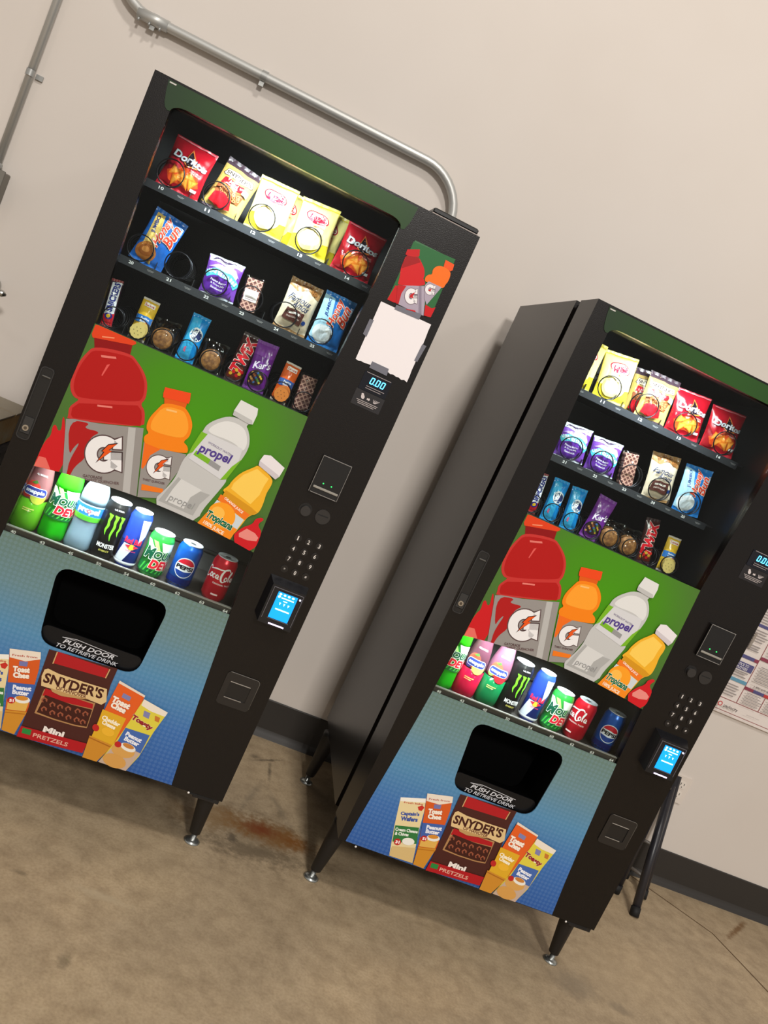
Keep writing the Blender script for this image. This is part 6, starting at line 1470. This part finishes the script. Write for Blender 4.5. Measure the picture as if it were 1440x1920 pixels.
def art_bull():
    a = Art(); s = (196, 200, 206)
    a.poly(s, [(.004, .138), (.030, .138), (.030, .095), (.014, .072)]); a.poly(s, [(-.036, .018), (-.010, .018), (.008, .066), (-.022, .066)])
    a.poly((34, 60, 150), [(-.05, .140), (.004, .138), (.004, .074), (-.05, .074)])
    a.text((222, 40, 70), 'Red Bull', .000, .076, .046, .0150, -1, 0.04)
    a.ell((240, 180, 50), .0, .060, .0095, .0075, 0, 18); a.poly((214, 40, 60), [(-.018, .062), (-.004, .066), (-.006, .056)]); a.poly((214, 40, 60), [(.018, .062), (.004, .066), (.006, .056)])
    a.text((222, 60, 90), 'ENERGY DRINK', .002, .049, .026, .0035, 0, .01)
    a.rect((206, 208, 212), -.09, .09, .010, .018)
    return a

PET_N = [(0.0315, .165), (0.027, .185), (0.0205, .200), (0.0155, .210), (0.0135, .215), (0.0135, .226)]
def bottle(root, key, r, low, high, split, art, cap=(60, 150, 220), petal=False, h=.228, shape=''):
    base = {'taper': [(r*.60, .0), (r*.88, .002), (r*.98, .009), (r, .020), (r, .096), (r*.975, .112), (r*.92, .128), (r*.83, .146), (r*.70, .166), (r*.56, .186), (.0165, .202), (.0165, h-.014)],
            'dome': [(r*.70, .0), (r*.92, .003), (r, .012), (r*.95, .040), (r*.90, .062), (r*.94, .080), (r, .096), (r, .140), (r*.97, .152), (r*.88, .167), (r*.70, .181), (r*.48, .192), (.0145, .200), (.0138, h-.014)]}.get(shape) or ([(r*.60, .0), (r*.86, .002), (r*.98, .010), (r, .020), (r*.985, .050), (r, .060), (r, .120), (r*.98, .130), (r*.96, .150), (r*.90, .168), (r*.74, .188), (r*.52, .204), (.0138, .212), (.0138, h-.014)])
    cut = [p for p in base if p[1] <= split] + [(prof_r(base)(split), split)]
    topp = [(prof_r(base)(split), split)] + [p for p in base if p[1] > split]
    mk = lambda c: mat(c, 0.12, 0, 0.5, 0, 'liquid')
    def lower():
        mb = MB().lathe(cut, mk(low), 36)
        if petal:
            mb.v = [(x*(1 + .10*math.cos(5*math.atan2(x, -y))*max(0, 1 - z/.022)), y*(1 + .10*math.cos(5*math.atan2(x, -y))*max(0, 1 - z/.022)), z) for (x, y, z) in mb.v]
        return mb
    part('bottle_lower', root, ('bl', key), lower)
    part('bottle_upper', root, ('bu', key), lambda: MB().lathe(topp, mk(high), 36))
    part('cap', root, ('cap', key), lambda: MB().lathe([(.0155, h-.014), (.0155, h), (.0145, h+.002), (0, h+.002)], mat(cap, 0.4), 24))
    if art: part('printed_label', root, ('bart', key), lambda: art().build(wrap(base), 0.0004, 0.00015, maxlen=0.006, rough=0.3))
def art_dewb():
    a = art_dew(.2)(); L = []
    b = Art(); b.rect((20, 128, 44), -.10, .10, .058, .134)
    c = art_dew(.1, .048, .90)()
    keep = [l for l in c.layers]
    b.layers += keep
    return b
def art_propel():
    a = Art(); a.rect((40, 110, 200), -.10, .10, .098, .126); a.rect((90, 190, 60), -.10, .10, .084, .098); a.rect((170, 210, 240), -.10, .10, .124, .127)
    a.text((244, 248, 252), 'propel', .000, .1105, .058, .0200, 0, 0.05); a.ell((214, 60, 80), .002, .1105, .0050, .0050, 0, 14); a.ell((240, 240, 248), .002, .1105, .0025, .0025, 0, 12)
    return a
def art_snap(fruit, fruit2, extra):
    def f():
        a = Art()
        a.ell(fruit, -.010, .112, .020, .022, 20, 22); a.ell(fruit2, .012, .096, .020, .020, -10, 22); a.ell(extra, -.020, .098, .010, .010, 0, 16)
        a.poly((70, 120, 50), [(-.018, .128), (-.006, .136), (.000, .130), (-.008, .126)])
        a.poly((236, 236, 244), rrect(-.030, .030, .0955, .1185, .010, 4)); a.poly((44, 60, 140), rrect(-.0285, .0285, .097, .117, .009, 4))
        a.text((236, 240, 250), 'snapple', .0, .1065, .048, .0130, 0, 0.045)
        a.text((240, 240, 240), 'ALL NATURAL', .002, .152, .034, .0046, -2, .02)
        a.rect((220, 210, 120), -.015, .012, .060, .0625); a.rect((220, 210, 120), -.015, .006, .055, .057)
        return a
    return f
DZ, DY = 0.6997, 0.10
drinks = [
 ('L', 'snapA', .083, 'drink_bottle', 'pink and green fruit drink bottle at the left end of the drink row, left machine', 6),
 ('L', 'dewb', .153, 'soda_bottle', 'bright green soda bottle in the left machine', 4),
 ('L', 'propel', .221, 'water_bottle', 'clear water bottle with a blue label in the left machine', 0),
 ('L', 'claw', .286, 'drink_can', 'tall black can with a green claw mark in the left machine', 10),
 ('L', 'bull', .348, 'drink_can', 'slim blue and silver energy can in the left machine', 8),
 ('L', 'dew', .417, 'soda_can', 'white and green soda can in the left machine', 6),
 ('L', 'pepsi', .495, 'soda_can', 'blue soda can with a red, white and blue disc in the left machine', 4),
 ('L', 'coke', .593, 'soda_can', 'red soda can with white script at the right end, left machine', 6),
 ('R', 'dewb', .100, 'soda_bottle', 'bright green soda bottle at the left end of the drink row, right machine', -6),
 ('R', 'snapR', .170, 'drink_bottle', 'red fruit punch bottle in the right machine', -14),
 ('R', 'snapG', .241, 'drink_bottle', 'green apple drink bottle with blue cap in the right machine', -14),
 ('R', 'claw', .305, 'drink_can', 'tall black can with a green claw mark in the right machine', 6),
 ('R', 'bull', .382, 'drink_can', 'slim blue and silver energy can in the right machine', -12),
 ('R', 'dew', .456, 'soda_can', 'white and green soda can in the right machine', -14),
 ('R', 'coke', .533, 'soda_can', 'red soda can with white script in the right machine', -46),
 ('R', 'pepsi', .631, 'soda_can', 'blue soda can at the right end of the drink row, right machine', -18),
]
for (M, kind, x, name, label, yaw) in drinks:
    o = place(M, name, label, name.replace('_', ' '), x, DY, DZ, 0, 0, yaw, 'drink row of the %s machine' % ('left' if M == 'L' else 'right'))
    if kind == 'dew': can(o, kind, .0330, .1225, (44, 148, 56), art_dew(.1225))
    elif kind == 'pepsi': can(o, kind, .0330, .1225, (14, 84, 176), art_pepsi)
    elif kind == 'coke': can(o, kind, .0330, .1225, (206, 20, 40), art_coke)
    elif kind == 'claw': can(o, kind, .0330, .1585, (20, 20, 20), art_claw)
    elif kind == 'bull': can(o, kind, .0285, .1560, (34, 60, 150), art_bull)
    elif kind == 'dewb': bottle(o, kind, .0335, (40, 200, 30), (60, 220, 30), .134, art_dewb, (40, 160, 50), True)
    elif kind == 'propel': bottle(o, kind, .0345, (150, 176, 192), (150, 172, 186), .126, art_propel, (240, 240, 244), shape='dome')
    elif kind == 'snapA': bottle(o, kind, .0345, (96, 170, 34), (176, 118, 120), .085, art_snap((206, 60, 50), (190, 200, 70), (196, 40, 40)), (60, 150, 220), shape='taper')
    elif kind == 'snapR': bottle(o, kind, .0345, (196, 20, 60), (104, 62, 76), .085, art_snap((214, 70, 50), (236, 214, 110), (60, 60, 140)), (150, 190, 220), shape='taper')
    elif kind == 'snapG': bottle(o, kind, .0345, (16, 112, 62), (140, 92, 112), .085, art_snap((214, 84, 60), (214, 40, 50), (150, 200, 90)), (40, 160, 220), shape='taper')
